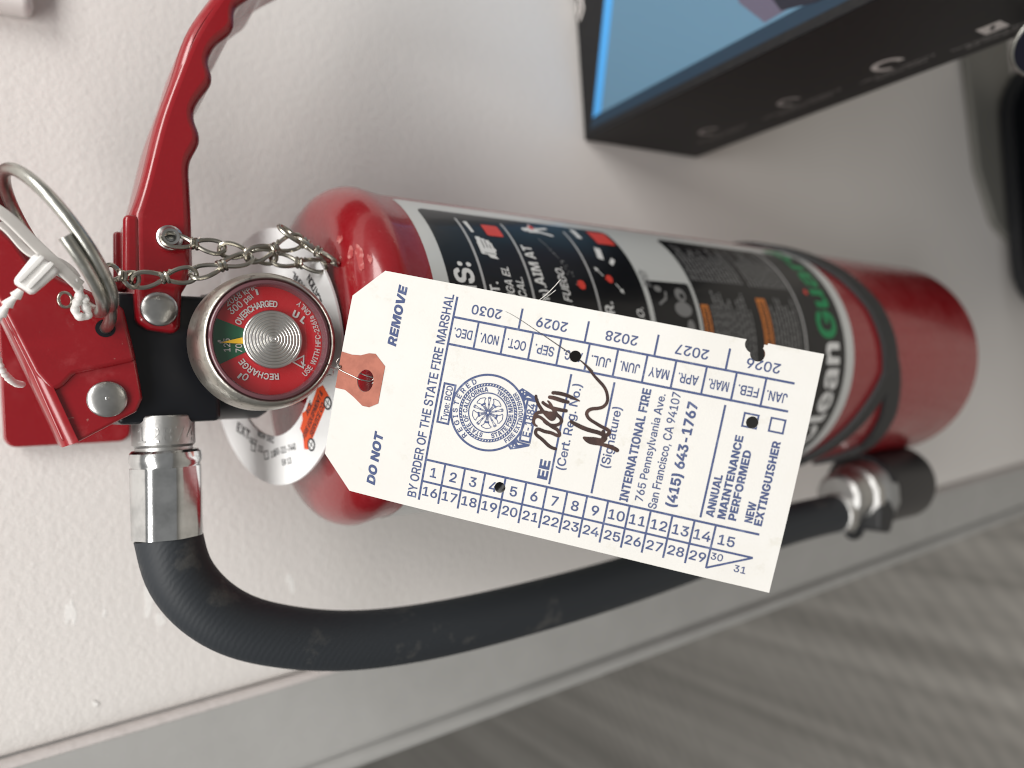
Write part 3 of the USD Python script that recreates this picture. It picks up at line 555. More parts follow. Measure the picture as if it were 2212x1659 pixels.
# --- nozzle at the lower end of the hose
nz = part('nozzle', lathe([(.1, -386), (19.8, -386.2), (20.8, -388), (21.2, -392), (21.2, -429), (20.4, -431), (15, -431), (13, -414)], (-74.5, -13, 0), n=64), M_plasticblack, smooth=40)
part('nozzle_collar', lathe([(.1, -360.5), (10.5, -361), (12.5, -362.5), (14, -366), (14.6, -373), (16.6, -374.5), (17.2, -378), (16.2, -382), (17.8, -384), (20.0, -388.5), (19, -391), (14, -392)], (-76.5, -15, 0), n=14), M_cast, nz, 25)
part('hose_clamp', lathe([(9.6, -357), (10.6, -357.4), (10.9, -361), (10.6, -366), (9.5, -366.5)], (-85.0, -15, 0), n=40), M_cast, nz, 30)
part('clamp_eye', tube([np.array([-93.5, -18, -371]) + np.array([5.0 * math.cos(a), 1.2 * math.sin(a), 4.6 * math.sin(a)]) for a in np.linspace(0, 2 * np.pi, 36, endpoint=False)], 2.2, 12, closed=True), M_strap, nz, 50)
part('strap_clip', rext(Polygon([(-97, -383), (-84, -391), (-78, -384), (-82, -374), (-94, -372)]), -32, -16, 2), M_strap, nz, 40)

# ------------------------------------------------------------------ wall hook behind the valve
hk = thing('wall_bracket', 'flat red steel wall bracket plate behind the valve of the extinguisher', 'bracket', EXT)
obj('plate', up(rext(Polygon([(-26.9, -29.5), (-26.9, 8.2), (-25.4, 9.2), (27, 10.4), (27, -29.5)]).buffer(-4).buffer(4, quad_segs=8), 58.6, 61.2, .8)), M_red, hk, 40)
obj('arm', up(rext(sbox(-7, -30, 7, -24), 14, 59, 1.2)), M_red, hk, 40)

# ------------------------------------------------------------------ verification collar round the neck
nc = np.array([-.03, -.24, 1.]); nc /= np.linalg.norm(nc); c2 = np.cross(nc, [1, 0, .03]); c2 /= np.linalg.norm(c2); c1 = np.cross(c2, nc)
co = AX.T @ np.array([0, 1.1, -65.0]) + O
CF = (np.array([AX.T @ c1, AX.T @ c2, AX.T @ nc]), co)
ring = Point(0, 0).buffer(42.6, quad_segs=40).difference(Point(0, 0).buffer(26.4, quad_segs=32))
col = thing('verification_collar', 'white plastic verification collar ring around the extinguisher neck', 'collar', CF)
obj('ring', slab(ring, .8, lambda x, y, h: np.c_[x, y, h - .8], 4), M_collar, col, 30)
cf = lambda h: (lambda x, y: np.c_[x, y, np.full(len(x), h)])
ct = [arc_text('VERIFICATION', 2.5, 36.4, 154, 700, .95, inward=True, span=29), arc_text('STATE FIRE MARSHAL', 2.4, 31.9, 149, 700, .9, inward=True, span=47), arc_text('BY ORDER OF', 2.2, 27.9, 140, 700, .9, inward=True, span=42)]
def lay(g, x, y, ang): return affinity.translate(affinity.rotate(g, ang, origin=(0, 0)), x, y)
dirp = math.degrees(math.atan2(-14.8, 2.3))
ct += [lay(text('650-321-7440', 2.2, 700, .8, align='c', fit=14), -31.8, -6.6, dirp), lay(text('E# 13', 2.0, 700, .8, align='c'), -35.6, -7.4, dirp), lay(text('NOV DEC', 2.2, 700, .8, align='c', fit=11), -27.6, 5.5, dirp - 22), lay(text('23', 2.2, 700, .85), -33.6, 2.4, dirp), lay(text('22', 2.2, 700, .85), -31.4, 11.2, dirp - 20), lay(text('EXT', 3.6, 800, align='c'), -26.0, 21.5, dirp - 30), lay(text('OCT', 2.0, 700, align='c'), -29.0, 14.5, dirp - 25)]
sq = sbox(-1.5, -1.3, 1.5, 1.7); sq = sq.difference(sq.buffer(-.4)); ct += [lay(sq, -32.9, 5.6, dirp), lay(sq, -30.2, 14.4, dirp - 20)]
for m_ in [sheet(g, cf(.06)) for g in ct]: obj('lettering', m_, M_cink, col)
# orange fire-engine emblem; its drawing axis runs along the ring
ed = np.array([-14.2 + 28.6, -30.5 + 18.5]); ea = math.degrees(math.atan2(ed[1], ed[0]))
truck = Polygon([(-10.5, -2.4), (-11.8, -.6), (-8.4, 2.6), (-8.0, 4.9), (-4.6, 5.2), (-3.2, 6.7), (-1, 5.4), (2.0, 5.6), (2.4, 3.9), (8.6, 4.2), (11.4, 2.2), (10.5, -2.8)])
obj('fire_engine_emblem', sheet(lay(truck, -21.0, -25.5, ea), cf(.06)), M_corange, col)
tw = [lay(Point(-8, -3).buffer(2.1).difference(Point(-8, -3).buffer(1.5)), -21, -25.5, ea), lay(Point(8.4, -3).buffer(2.1).difference(Point(8.4, -3).buffer(1.5)), -21, -25.5, ea), lay(unary_union([line([(-8, -4.4), (-8, -1.6)], .3), line([(-9.4, -3), (-6.6, -3)], .3), line([(8.4, -4.4), (8.4, -1.6)], .3), line([(7, -3), (9.8, -3)], .3)]), -21, -25.5, ea),
      lay(affinity.translate(text('ACE', 1.9, 700, .9, 12, 'c'), .5, 3.4), -21, -25.5, ea), lay(affinity.translate(text('FIRE EQUIPMENT &', 1.9, 700, .8, 12, 'c', fit=18.5), 0, .6), -21, -25.5, ea), lay(affinity.translate(text('SERVICE CO.', 1.9, 700, .8, 12, 'c'), .6, -2.1), -21, -25.5, ea)]
for m_ in [sheet(lay(Point(q, -3).buffer(1.55), -21, -25.5, ea), cf(.09)) for q in (-8, 8.4)]: obj('wheel_hub_white', m_, M_collar, col)
for m_ in [sheet(g, cf(.12)) for g in tw]: obj('emblem_lettering', m_, M_cink, col)

# ------------------------------------------------------------------ tamper seal: white plastic strap with its clip and barbed tail
ts = thing('tamper_seal', 'white plastic barbed tamper seal looped through the pull pin ring', 'seal', EXT)
def sput(name, m, material, smooth=45):
    if isinstance(m, (list, tuple)): m = trimesh.util.concatenate(m)
    return obj(name, up(m), material, ts, smooth)
bandA = spline([(38, -33, 14), (33.8, -34, 9.6), (32.2, -34.5, 7.0), (28.7, -35, 3.3), (24.2, -35.5, -.5), (20.0, -36, -4.4), (17.0, -36, -7.2), (15.0, -35, -9.4)], 50)
bandB = spline([(30, -30, 7.0), (27.9, -31, 4.8), (24.8, -31.5, 2.6), (22.6, -32, 0.2), (21.8, -32.5, -3.6), (20.2, -33.5, -6.6), (17.2, -34, -8.8)], 40)
sput('strap', [tube(bandA, 1, 16, flat=(3.0, .9, (-.55, -.35, .75))), tube(bandB, 1, 16, flat=(1.8, .8, (-.55, -.35, .75)))], M_frost)
def frus(c, ax, side, l, w0, w1, t0, t1, rr=.5):
    ax = np.array(ax, float) / np.linalg.norm(ax); sd = np.array(side, float); sd -= (sd @ ax) * ax; sd /= np.linalg.norm(sd); tt = np.cross(ax, sd)
    th = np.arange(28) * 2 * np.pi / 28; e = .4
    cs, sn = np.sign(np.cos(th)) * np.abs(np.cos(th))**e, np.sign(np.sin(th)) * np.abs(np.sin(th))**e
    V = []
    for u, k in [(0, .78), (.06, .95), (.14, 1), (.86, 1), (.94, .95), (1, .78)]:
        W, T = w0 + (w1 - w0) * u, t0 + (t1 - t0) * u
        V.append(np.array(c) + ax * (l * (u - .5)) + np.outer(cs * W / 2 * k, sd) + np.outer(sn * T / 2 * k, tt))
    V = np.vstack(V + [[np.array(c) - ax * l / 2], [np.array(c) + ax * l / 2]]); n = 28; F = []; i = np.arange(n); j = (i + 1) % n
    for s in range(5): F += [np.c_[s*n+i, s*n+j, s*n+n+j], np.c_[s*n+i, s*n+n+j, s*n+n+i]]
    F += [np.c_[j, i, np.full(n, 6*n)], np.c_[5*n+i, 5*n+j, np.full(n, 6*n+1)]]
    m = trimesh.Trimesh(V, np.vstack(F), process=False); trimesh.repair.fix_normals(m); return m
sput('clip', [frus((16.9, -36, -.1), (-.80, 0, .62), (.62, 0, .80), 8.6, 6.6, 5.0, 4.4, 3.6), frus((16.6, -38.1, -1.1), (-.80, 0, .62), (.62, 0, .80), 8.0, 1.3, 1.1, 1.2, 1.0), frus((18.0, -38.1, .8), (-.80, 0, .62), (.62, 0, .80), 8.0, 1.3, 1.1, 1.2, 1.0)], M_white)
tail = spline([(13.4, -35, 2.9), (11.9, -34.6, 3.9), (10.6, -34, 5.0), (9.2, -33.4, 6.0), (7.7, -32.5, 6.9), (6, -31, 8.4), (3, -26, 10.4)], 60)
sput('barbed_tail', [tube(tail, np.interp(np.linspace(0, 6, 60) % 1, [0, .75, .8, 1], [.75, 1.35, .7, .75]), 12)], M_white)
thr = spline([(3, -24, 10.2), (1.2, -17.5, 8.6), (-1.6, -16.5, 8.2), (-4.0, -16, 7.6), (-5.9, -14, 6.6), (-7.6, -10, 5.0), (-8, -5, 3)], 70)
sput('barbed_thread', tube(thr, np.interp(np.linspace(0, 16, 70) % 1, [0, .7, .8, 1], [.75, 1.05, .7, .75]), 10), M_white)
kn = spline([(17.2, -35, -8.0), (14.9, -34.5, -8.9), (12.4, -33, -9.2), (10.1, -32, -8.4), (7.9, -31.6, -9.2), (8.2, -31, -11.0), (10.9, -31.5, -10.4), (12.6, -32.5, -11.2)], 60)
sput('knot', tube(kn, np.interp(np.linspace(0, 9, 60) % 1, [0, .5, 1], [.85, 1.2, .85]), 10), M_white)
pl_ = np.array([12.4, -28, -6.4]); sput('wire_loop', tube([pl_ + np.array([1.9 * math.cos(a), -.6 * math.sin(a), 1.5 * math.sin(a)]) for a in np.linspace(0, 2 * np.pi, 28, endpoint=False)], .4, 8, closed=True), M_chain)

# ------------------------------------------------------------------ inspection tag (its own frame: u along the card, v across, n towards the viewer)
tu = np.array([1.35 - 38.49, 112.98 - 200.31, -174.54 + 80.86]); tu /= np.linalg.norm(tu)
tv = np.array([38.49 + 25.52, 200.31 - 214.82, -80.86 + 69.0]); tv -= (tv @ tu) * tu; tv /= np.linalg.norm(tv)
TK = .905                        # the card is a little smaller than the nominal 5 1/4 in size
TF = (np.array([tu, tv, np.cross(tu, tv)]) * TK, np.array([-25.52, 214.82, -69.0]) * TK)
T_ = thing('inspection_tag', 'white card inspection tag with blue printing wired to the extinguisher neck', 'tag', TF)
TW, TH = 133.35, 66.7
card = Polygon([(0, 9.4), (9.7, 0), (TW, 0), (TW, TH), (8.5, TH), (0, 57.7)])
def punch(x, y, r, sd): return blob(x, y, r, r, sd, 28, .03)
notch = unary_union([blob(115.2, 65.6, 2.5, 2.3, 31, 30, .08), blob(116.5, 63.4, 2.0, 2.1, 32, 30, .06), sbox(113.4, 66.2, 118.6, 69)])
holes = unary_union([punch(68.5, 53.1, 1.65, 21), punch(54.7, 11.8, 1.6, 22), punch(118.9, 45.0, 1.65, 23), notch, blob(9.0, 33.8, 2.6, 3.3, 24, 32, .05)])
card = card.difference(holes)
def bend(x, y): return 1.5 * np.sin(np.pi * x / TW) - 1.0 * ((y - TH / 2) / (TH / 2)) ** 2 + .35 * np.sin(x / 17. + y / 23.) - .3 * np.exp(-((x - 128) ** 2 + (y - 3) ** 2) / 90.)
ink = lambda h: (lambda x, y: np.c_[x, y, h + bend(x, y)])
obj('card', slab(card, .38, lambda x, y, h: np.c_[x, y, h - .38 + bend(x, y)], 3.5), M_paper, T_, 30)
patch = Polygon([(.0, 40.8), (3.4, 40.5), (6.2, 40.9), (8.6, 42.0), (10.6, 42.2), (14.2, 39.2), (14.2, 28.0), (11.6, 26.3), (9.4, 26.3), (6.2, 28.3), (3.2, 29.8), (.0, 29.8)]).difference(holes)
obj('reinforcing_patch', slab(patch, .14, lambda x, y, h: np.c_[x, y, h + .02 + bend(x, y)], 3), M_patch, T_)
grid = [line([(31.6, 63.2), (31.6, 2.6)], .62)]
grid += [line([(x, 63.4), (x, 57.2)], .58) for x in (51.1, 70.25, 89.7, 109.1)] + [line([(31.3, 57.3), (127.5, 57.5)], .62), line([(31.3, 49.4), (127.4, 49.8)], .62)]
grid += [line([(x, 57.3), (x, 49.4)], .56) for x in (39.3, 47.4, 55.5, 63.7, 71.75, 79.75, 87.9, 95.8, 104.1, 112.15, 120.05)]
grid += [line([(31.6, 14.9), (127.2, 15.4)], .62), line([(31.6, 8.4), (127.0, 8.6)], .58), line([(127.0, 8.6), (115.5, 2.9)], .56)]
grid += [line([(x, 15), (x, 2.8)], .56) for x in (37.6, 43.6, 49.7, 55.8, 61.9, 67.95, 73.9, 79.6, 85.6, 91.7, 97.6, 103.6, 109.7, 115.5)]
grid += [line([(68.4, 48.0), (68.4, 16.0)], .58), line([(80.6, 48.2), (80.6, 16.2)], .58), line([(111.0, 48.2), (111.0, 16.5)], .58)]
for x, y in ((118.3, 45.35), (125.4, 45.5)): s_ = sbox(x - 2.1, y - 2.05, x + 2.1, y + 2.05); grid.append(s_.difference(s_.buffer(-.5, join_style=2)))
for s_ in (sbox(32.6, 26.3, 36.5, 38.3), sbox(57.4, 26.2, 60.9, 38.7)): grid.append(s_.difference(s_.buffer(-.58, join_style=2)))
obj('printed_lines', sheet(unary_union(grid).difference(holes), ink(.07), 3), M_ink, T_)
def side(g, u, v): return affinity.affine_transform(g, [0, -1, 1, 0, u, v])           # reads along +v
def flip(g, u, v): return affinity.affine_transform(g, [-1, 0, 0, -1, u, v])          # reads along -u
def upr(g, u, v): return affinity.translate(g, u, v)
lt = [side(text('DO NOT', 2.75, 900, 1, 10, fit=15.8), 17.4, 3.4), side(text('REMOVE', 2.75, 900, 1, 10, fit=17.6), 16.3, 45.3), side(text('BY ORDER OF THE STATE FIRE MARSHAL', 2.75, 620, fit=60.6), 30.6, 2.8)]
for s_, x in (('2030', 41), ('2029', 60.2), ('2028', 80), ('2027', 99.4), ('2026', 118.6)): lt.append(flip(text(s_, 2.75, 620, align='c', fit=8.9), x, 61.9))
for s_, x in zip('JAN. FEB. MAR. APR. MAY JUN. JUL. AUG. SEP. OCT. NOV. DEC.'.split(), (123.7, 116.1, 108.1, 99.9, 91.9, 83.8, 75.7, 67.7, 59.6, 51.4, 43.3, 35.4)): lt.append(flip(text(s_, 2.7, 620, .92, align='c', fit=5.5), x, 54.4))
xs = (34.6, 40.6, 46.6, 52.7, 58.8, 64.9, 70.9, 76.8, 82.6, 88.7, 94.6, 100.6, 106.6, 112.6, 119.2)
for i, x in enumerate(xs):
    lt.append(upr(text(str(i + 1), 2.9, 620, align='c'), x, 10.1 if i < 9 else 10.2))
    if i < 14: lt.append(upr(text(str(i + 16), 2.75, 620, align='c', fit=4.5), x, 4.2))
lt += [upr(text('30', 2.0, 600, align='c'), 117.7, 5.6), upr(text('31', 2.0, 600, align='c'), 124.4, 3.6)]
lt += [side(text('Type: BCD', 1.9, 600, .85, fit=10.4), 35.6, 27.1), side(text('E-1884', 2.2, 700, fit=9.6), 60.3, 27.8), side(text('EE', 3.0, 850, fit=5.6), 67.6, 16.8)]
lt += [side(text('(Cert. Reg. No.)', 2.5, 600, fit=24.8), 71.9, 20.4), side(text('(Signature)', 2.5, 600, fit=17.4), 84.0, 23.8), side(text('INTERNATIONAL FIRE', 2.45, 800, fit=32.2), 90.9, 16.0), side(text('765 Pennsylvania Ave.', 2.25, 600, fit=30.6), 94.9, 16.9), side(text('San Francisco, CA 94107', 2.35, 600, fit=33.0), 98.9, 15.8), side(text('(415) 643-1767', 2.8, 850, fit=29.6), 103.9, 17.3),
       side(text('ANNUAL', 2.2, 850, fit=12), 114.4, 17.2), side(text('MAINTENANCE', 2.2, 850, fit=23.4), 117.5, 17.3), side(text('PERFORMED', 2.2, 850, fit=19.7), 120.4, 17.5), side(text('NEW', 2.2, 850, fit=5.8), 124.7, 17.9), side(text('EXTINGUISHER', 2.2, 850, fit=23.6), 127.3, 17.6)]
for m_ in [sheet(g.difference(holes), ink(.085), 3) for g in lt]: obj('printed_lettering', m_, M_ink, T_)
# seal: drawn upright, then turned to read along +v
def annu(r, w): return Point(0, 0).buffer(r + w / 2, quad_segs=24).difference(Point(0, 0).buffer(r - w / 2, quad_segs=24))
rope = annu(8.1, .9)
for k in range(60): rope = rope.difference(affinity.rotate(affinity.rotate(affinity.scale(Point(0, 8.1).buffer(.3, quad_segs=4), .52, 1.1), -38, origin=(0, 8.1)), 6 * k, origin=(0, 0)))
em = [annu(10.9, .6), rope, annu(5.68, .34)]
em += [arc_text('REGISTERED', 1.5, 8.95, 0, 700, 1, span=122), arc_text('FIRE EXTINGUISHER', 1.3, 10.2, 180, 750, .85, inward=True, span=96), arc_text('STATE OF CALIFORNIA', 1.35, 6.05, -4, 800, .85, span=168), arc_text('STATE FIRE MARSHAL', 1.35, 7.4, 176, 800, .85, inward=True, span=150)]
big = Polygon([(-.32, .3), (.32, .3), (.42, 2.3), (.75, 2.6), (.62, 2.95), (1.0, 3.5), (1.62, 3.9), (1.3, 4.35), (0, 4.75), (-1.3, 4.35), (-1.62, 3.9), (-1.0, 3.5), (-.62, 2.95), (-.75, 2.6), (-.42, 2.3)])
bigo = unary_union([big.difference(big.buffer(-.2)), line([(-.7, 2.75), (.7, 2.75)], .55), line([(0, .4), (0, 2.2)], .2)])
sml = Polygon([(-.2, .3), (.2, .3), (.24, 3.2), (.5, 4.3), (.3, 4.6), (-.3, 4.6), (-.5, 4.3), (-.24, 3.2)])
smlo = unary_union([sml.difference(sml.buffer(-.15)), line([(-.25, 2.4), (.25, 2.4)], .5), line([(-.3, 4.2), (.3, 4.2)], .3)])
for k in range(5):
    em.append(affinity.rotate(bigo, 72 * k + 22, origin=(0, 0))); em.append(affinity.rotate(smlo, 72 * k + 58, origin=(0, 0)))
rib = Polygon([(5.2, -9.4), (8.2, -7.6), (9.0, -8.4), (8.3, -10.4), (6.9, -13.6), (6.3, -13.7), (6.2, -10.4)])
rib = rib.difference(unary_union([Point(7.9, -8.5).buffer(.25), Point(7.5, -9.4).buffer(.22), Point(8.2, -9.3).buffer(.2), Polygon([(6.6, -9.8), (7.2, -10.4), (6.7, -11.8)])]))
em += [rib, affinity.scale(rib, -1, 1, origin=(0, 0))]
em = [unary_union(em)]
obj('seal_emblem', [sheet(side(g, 47.1, 32.3).difference(holes), ink(.085), 3) for g in em], M_ink, T_)
def stroke(pts, ws, n=60):
    p = spline(pts, n); wv = np.interp(np.linspace(0, 1, n), np.linspace(0, 1, len(ws)), ws)
    return unary_union([LineString(p[i:i+2]).buffer(wv[i] / 2, quad_segs=4) for i in range(n - 1)])
hw = [stroke([(68.2, 26.4), (66.0, 26.9), (63.5, 28.4), (61.7, 29.8), (61.9, 30.6), (63.8, 30.6), (66.5, 30.5), (68.5, 30.4), (68.2, 31.3), (66.5, 32.2), (63.9, 33.4), (61.0, 34.1), (60.5, 33.1), (60.8, 32.1), (61.7, 31.6)], [.9, 1.0, 1.0, .95, .95, 1.0, 1.0, .95, 1.0, 1.0, 1.0, .9, .9, .9, .5], 120),
      stroke([(60.6, 33.5), (61.2, 35.3), (62.3, 35.8), (64.2, 35.9), (65.5, 35.8)], [.9, 1.0, 1.0, 1.0]), stroke([(63.6, 33.4), (65.6, 32.7), (67.4, 33.2), (68.3, 34.4), (67.8, 35.3), (66.6, 36.0), (65.8, 36.8), (64.9, 37.7), (64.0, 38.8), (63.4, 39.2)], [1.0, 1.0, .95, .9, 1.0, 1.0, 1.1, 1.0, .9, .4], 90),
      stroke([(59.8, 39.9), (60.7, 38.1), (62.4, 36.3), (64.4, 34.9), (65.5, 34.5), (66.1, 35.5)], [.8, .9, .95, 1.0, 1.2, 1.2]), stroke([(62.1, 38.5), (63.8, 37.8), (66.0, 37.5), (69.0, 37.6)], [.9, 1.0, 1.1, 1.0]), stroke([(63.7, 40.4), (65.2, 40.4), (67.2, 40.2), (69.0, 40.1)], [1.0, 1.2, 1.2, 1.0]), stroke([(64.4, 41.8), (66.9, 42.0), (68.9, 41.8), (72.1, 41.1)], [1.0, 1.1, 1.0, .35]), stroke([(63.4, 35.6), (65.2, 35.6), (64.6, 35.1), (66.0, 35.4)], [1.0, 1.2, 1.2, 1.0]),
      stroke([(70.4, 52.1), (73, 50.3), (75.2, 48.5), (76.6, 47.5), (78.3, 46.1), (79.4, 44.2), (79.7, 42.4), (78.9, 40.9), (77.1, 40.0), (75.2, 39.1), (74.8, 38.2), (75.5, 37.0), (77.4, 36.1), (80.1, 35.2), (82.0, 34.2), (81.6, 33.4), (79.8, 33.4), (77.1, 33.6), (73.7, 34.1), (71.0, 34.9)], [.35, .5, .7, .85, .9, .85, .85, .9, .95, 1.0, .95, .9, .95, 1.0, 1.1, 1.2, 1.2, 1.25, 1.2, .9], 140),
      stroke([(80.3, 34.1), (80.7, 32.8), (80.6, 31.8), (78.9, 31.5), (76.9, 31.3), (75.5, 31.2)], [1.0, 1.2, 1.2, 1.1, 1.0, .8]), stroke([(75.7, 31.1), (77.1, 30.4), (79.7, 30.4), (82.4, 30.4), (83.8, 30.2), (85.1, 29.8)], [.9, 1.0, .9, 1.0, 1.2, 1.2]), stroke([(76.3, 30.9), (78.4, 31.0), (80.9, 31.6), (81.3, 32.4)], [.9, 1.1, 1.2, 1.1])]
obj('handwriting', sheet(unary_union(hw).difference(holes), ink(.12), 3), M_marker, T_)
obj('pen_line', sheet(stroke([(46.4, 61.7), (50, 60.6), (54.0, 59.0), (62.2, 55.6), (67.4, 53.4), (70.6, 52.0), (74, 50.0)], [.06, .13, .17, .24, .30, .36, .5]).difference(holes), ink(.11), 3), M_pen, T_)
tw_ = [tube(spline([(9.6, 33.9, -3), (8.0, 33.7, .2), (6.8, 33.9, .75), (4.4, 34.4, .6), (1.2, 35.2, .7), (-.6, 35.6, .6), (-2.6, 34.0, -2), (-6, 32, -9), (-11, 30, -16)], 50), .2, 8), tube(spline([(9.8, 34.6, -4), (5, 35.4, -2.5), (.8, 36.4, -.8), (-.9, 37.4, .6), (-.4, 38.6, .4), (.6, 38.0, -1), (.4, 36.8, -1), (-3, 35.0, -3), (-9, 33, -12)], 50), .2, 8),
       tube([np.array([-.4 + .5 * k / 6, 36 + .7 * math.cos(k * 1.1), .4 + .7 * math.sin(k * 1.1)]) for k in range(14)], .2, 8), tube(spline([(10, 34, -2), (30, 50, -3.0), (54.7, 66.6, -3.2), (59.6, 73.6, -3.4)], 30), .16, 8), tube(spline([(10, 33, -2.5), (30, 48, -3.6), (54.9, 66.2, -3.8), (58.8, 70.5, -4.2)], 30), .16, 8)]
obj('wire', tw_, M_wire, T_, 50)

# ------------------------------------------------------------------ black product box to the right
by = np.array([math.sin(math.radians(1.1)), math.cos(math.radians(1.1)), 0]); bx = np.cross(by, [0, 0, 1])
BF = (np.array([bx, by, [0, 0, 1]]), np.array([131.8, 305.4, -352.]))
bxo = thing('product_box', 'black cardboard product box with blue printed top beside the extinguisher', 'box', BF)
BW, BL, BH = 190., 235., 90.
def rbox(x0, x1, y0, y1, z0, z1, r=.8):
    import manifold3d
    pts = [(x, y, z) for x in (x0 + r, x1 - r) for y in (y0 + r, y1 - r) for z in (z0 + r, z1 - r)]
    return trimesh.Trimesh(*(lambda m: (np.asarray(m.vert_properties)[:, :3], m.tri_verts))(manifold3d.Manifold.batch_hull([manifold3d.Manifold.sphere(r, 16).translate(p) for p in pts]).to_mesh()), process=False)
obj('carton', rbox(0, BW, -BL, 0, 0, BH), M_boxblack, bxo, 30)
tp = lambda h: (lambda x, y: np.c_[x, y, np.full(len(x), BH + h)])
art = Polygon([(10.2, -9.2), (66, -24.5), (BW - 8, -50), (BW - 8, -BL + 8), (11.5, -BL + 8)])
obj('navy_print', sheet(Polygon([(4.6, -6), (12.6, -9.6), (14.6, -BL + 8), (4.6, -BL + 8)]), tp(.06)), M_boxnavy, bxo)
obj('blue_print', sheet(art, tp(.12)), M_boxblue, bxo)
obj('bright_blue_print', sheet(Polygon([(9.6, -8.6), (66, -24), (BW - 8, -49), (BW - 8, -58), (66, -31), (10.8, -15.5)]), tp(.18)), M_boxbright, bxo)
obj('mauve_print', sheet(Polygon([(17, -BL + 20), (12.2, -120), (26, -108), (60, -98), (100, -100), (100, -BL + 20)]), tp(.18)), M_boxmauve, bxo)
obj('dark_print', sheet(Polygon([(9.6, -144), (13.5, -128), (24, -122), (40, -138), (60, -200), (9.6, -200)]), tp(.24)), M_boxdark, bxo)
lg = unary_union([LineString([(66, -3.0), (70, -6.2), (76, -5.4), (79, -2.4)]).buffer(1.0), LineString([(70, -1.8), (75, -2.2)]).buffer(.9), LineString([(82, -5.6), (90, -5.2), (88, -2.2)]).buffer(.9)])
obj('brand_mark', sheet(lg, tp(.2)), M_boxtext, bxo)
sd_ = lambda x, y: np.c_[np.full(len(x), -.06), -x, y]          # side face: reading direction runs towards the viewer
lowt, brt = [], []
for x0, x1, z0 in ((22, 56, 22), (65, 110, 19.5), (118, 152, 16.5)):
    for q in (0, -3.2): lowt.append(affinity.translate(text('ultra low latency' if q == 0 else 'wireless audio', 1.9, 500, fit=(x1 - x0) * (1 if q == 0 else .7), align='c'), (x0 + x1) / 2, z0 + q))
lowt.append(affinity.translate(text('long battery life', 1.9, 500, fit=28, align='c'), 171, 12.5)); lowt.append(affinity.translate(text('and charging', 1.9, 500, fit=20, align='c'), 171, 9.2))
def ico(cx, cz, r): return Point(cx, cz).buffer(r).difference(Point(cx, cz).buffer(r * .62)).difference(sbox(cx - r * .2, cz - r * 1.2, cx + r * 1.4, cz - r * .1))
lowt += [ico(39.5, 33, 6), ico(87.5, 29, 6)]
brt += [ico(136, 26, 7)]; dia = affinity.rotate(sbox(-4, -4, 4, 4).buffer(.5), 0, origin=(0, 0)); brt.append(affinity.translate(dia.difference(affinity.rotate(sbox(-.8, -2.4, .8, 2.4), -30)), 176, 21))
for m_ in [sheet(g, sd_) for g in lowt]: obj('side_lettering', m_, M_boxgrey, bxo)
for m_ in [sheet(g, sd_) for g in brt]: obj('side_icon', m_, M_boxtext, bxo)
# the worktop that carries the box, its edge hidden under it
dk = thing('worktop', 'pale worktop under the black product box', 'worktop', BF)
obj('top', rbox(14, 900, -BL - 20, -1, -26, -.3, 2), M_desk, dk, 30)
# ------------------------------------------------------------------ dark disc with a thin silver rim beside the box
dd = thing('silver_rimmed_disc', 'dark round disc with thin silver rim against the black box side', 'disc')
dc = np.array([121.5, 118.0, -350.])
obj('disc', lathe([(.05, 0), (12, 0), (12.6, .3), (12.8, 2), (12, 2.6), (.05, 3)], (0, 0, 0), 'z', 48).apply_transform(trimesh.geometry.align_vectors([0, 0, 1], [-.62, -.55, .56])).apply_translation(dc), M_glassdark, dd, 40)
obj('rim', trimesh.creation.torus(12.9, .7, 48, 12).apply_transform(trimesh.geometry.align_vectors([0, 0, 1], [-.62, -.55, .56])).apply_translation(dc + np.array([-.62, -.55, .56]) * 1.6), M_zinc, dd, 40)

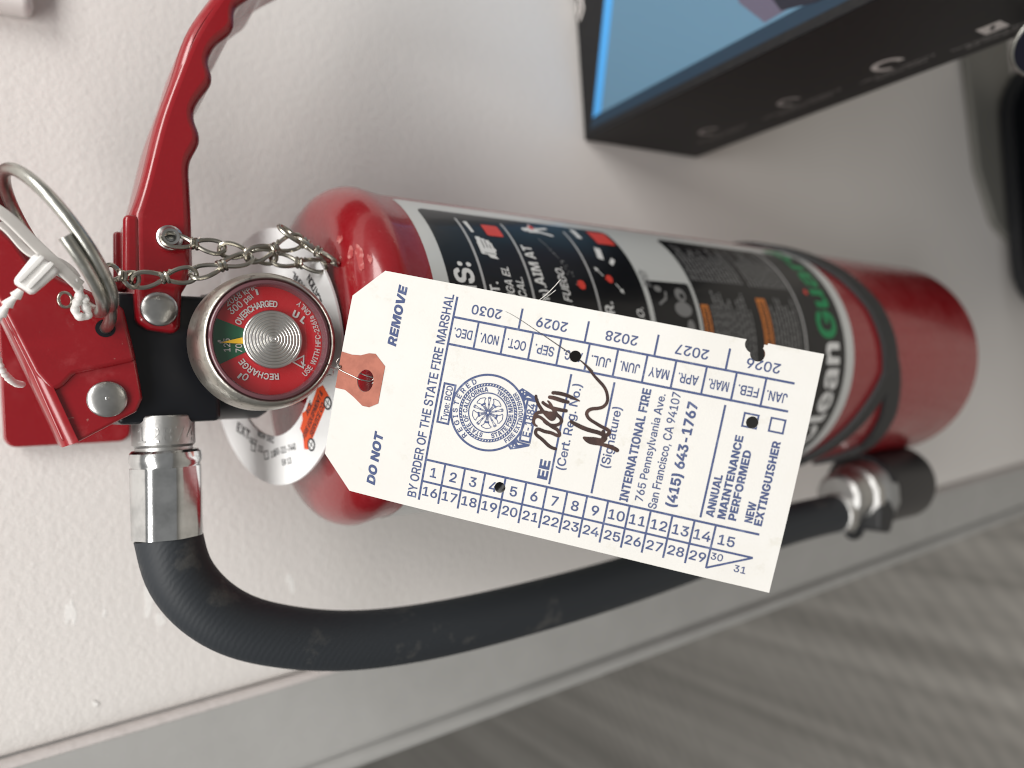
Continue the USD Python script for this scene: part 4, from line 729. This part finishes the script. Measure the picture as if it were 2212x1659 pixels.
# ------------------------------------------------------------------ black container low against the wall
bn = thing('waste_bin', 'black rounded plastic bin low against the wall at right edge', 'bin')
def rrect(x0, x1, y0, y1, r): return sbox(x0, y0, x1, y1).buffer(-r).buffer(r, quad_segs=10)
def loft(levels):
    V, n = [], 96
    for g, z in levels:
        e = g.exterior; V.append(np.array([(*e.interpolate(i * e.length / n).coords[0], z) for i in range(n)]))
    F = []; i = np.arange(n); j = (i + 1) % n
    for s in range(len(levels) - 1): F += [np.c_[s*n+i, s*n+j, s*n+n+j], np.c_[s*n+i, s*n+n+j, s*n+n+i]]
    c = len(levels) * n; V = np.vstack(V + [[[*levels[-1][0].centroid.coords[0], levels[-1][1]]]])
    F.append(np.c_[c - n + i, c - n + j, np.full(n, c)])
    m = trimesh.Trimesh(V, np.vstack(F), process=False); return m
X0, X1, Y0, Y1 = 18, 262, 60, 298
obj('bin_shell', loft([(rrect(X0 + 15, X1 - 15, Y0 + 15, Y1 - 8, 40), -1349.5), (rrect(X0 + 4, X1 - 4, Y0 + 4, Y1 - 3, 48), -775), (rrect(X0 + 1, X1 - 1, Y0 + 1, Y1 - 1, 50), -764), (rrect(X0, X1, Y0, Y1, 50), -760), (rrect(X0 + 2, X1 - 2, Y0 + 2, Y1 - 2, 49), -757), (rrect(X0 + 12, X1 - 12, Y0 + 12, Y1 - 12, 42), -757), (rrect(X0 + 14, X1 - 14, Y0 + 14, Y1 - 14, 40), -761), (rrect(X0 + 26, X1 - 26, Y0 + 26, Y1 - 26, 34), -1300)]), M_bin, bn, 40)
obj('dark_strip', rext(Polygon([(330, -704), (160, -716), (112, -740), (96, -770), (96, -800), (330, -800)]), 299, 305, 2.5, step=4, rc=12), M_stripgrey, bn, 30)  # dark grey strip on the wall above the bin, tapered at one end
# ------------------------------------------------------------------ small white fixture on the wall, only its lower corner in the frame
sw = thing('wall_switch', 'white plastic wall fixture with rounded corner at the top left corner of the photo', 'wall fixture')
obj('cover', rbox(143.5, 215, 297, 305.8, -7.5, 110, 3.5), M_switch, sw, 40)
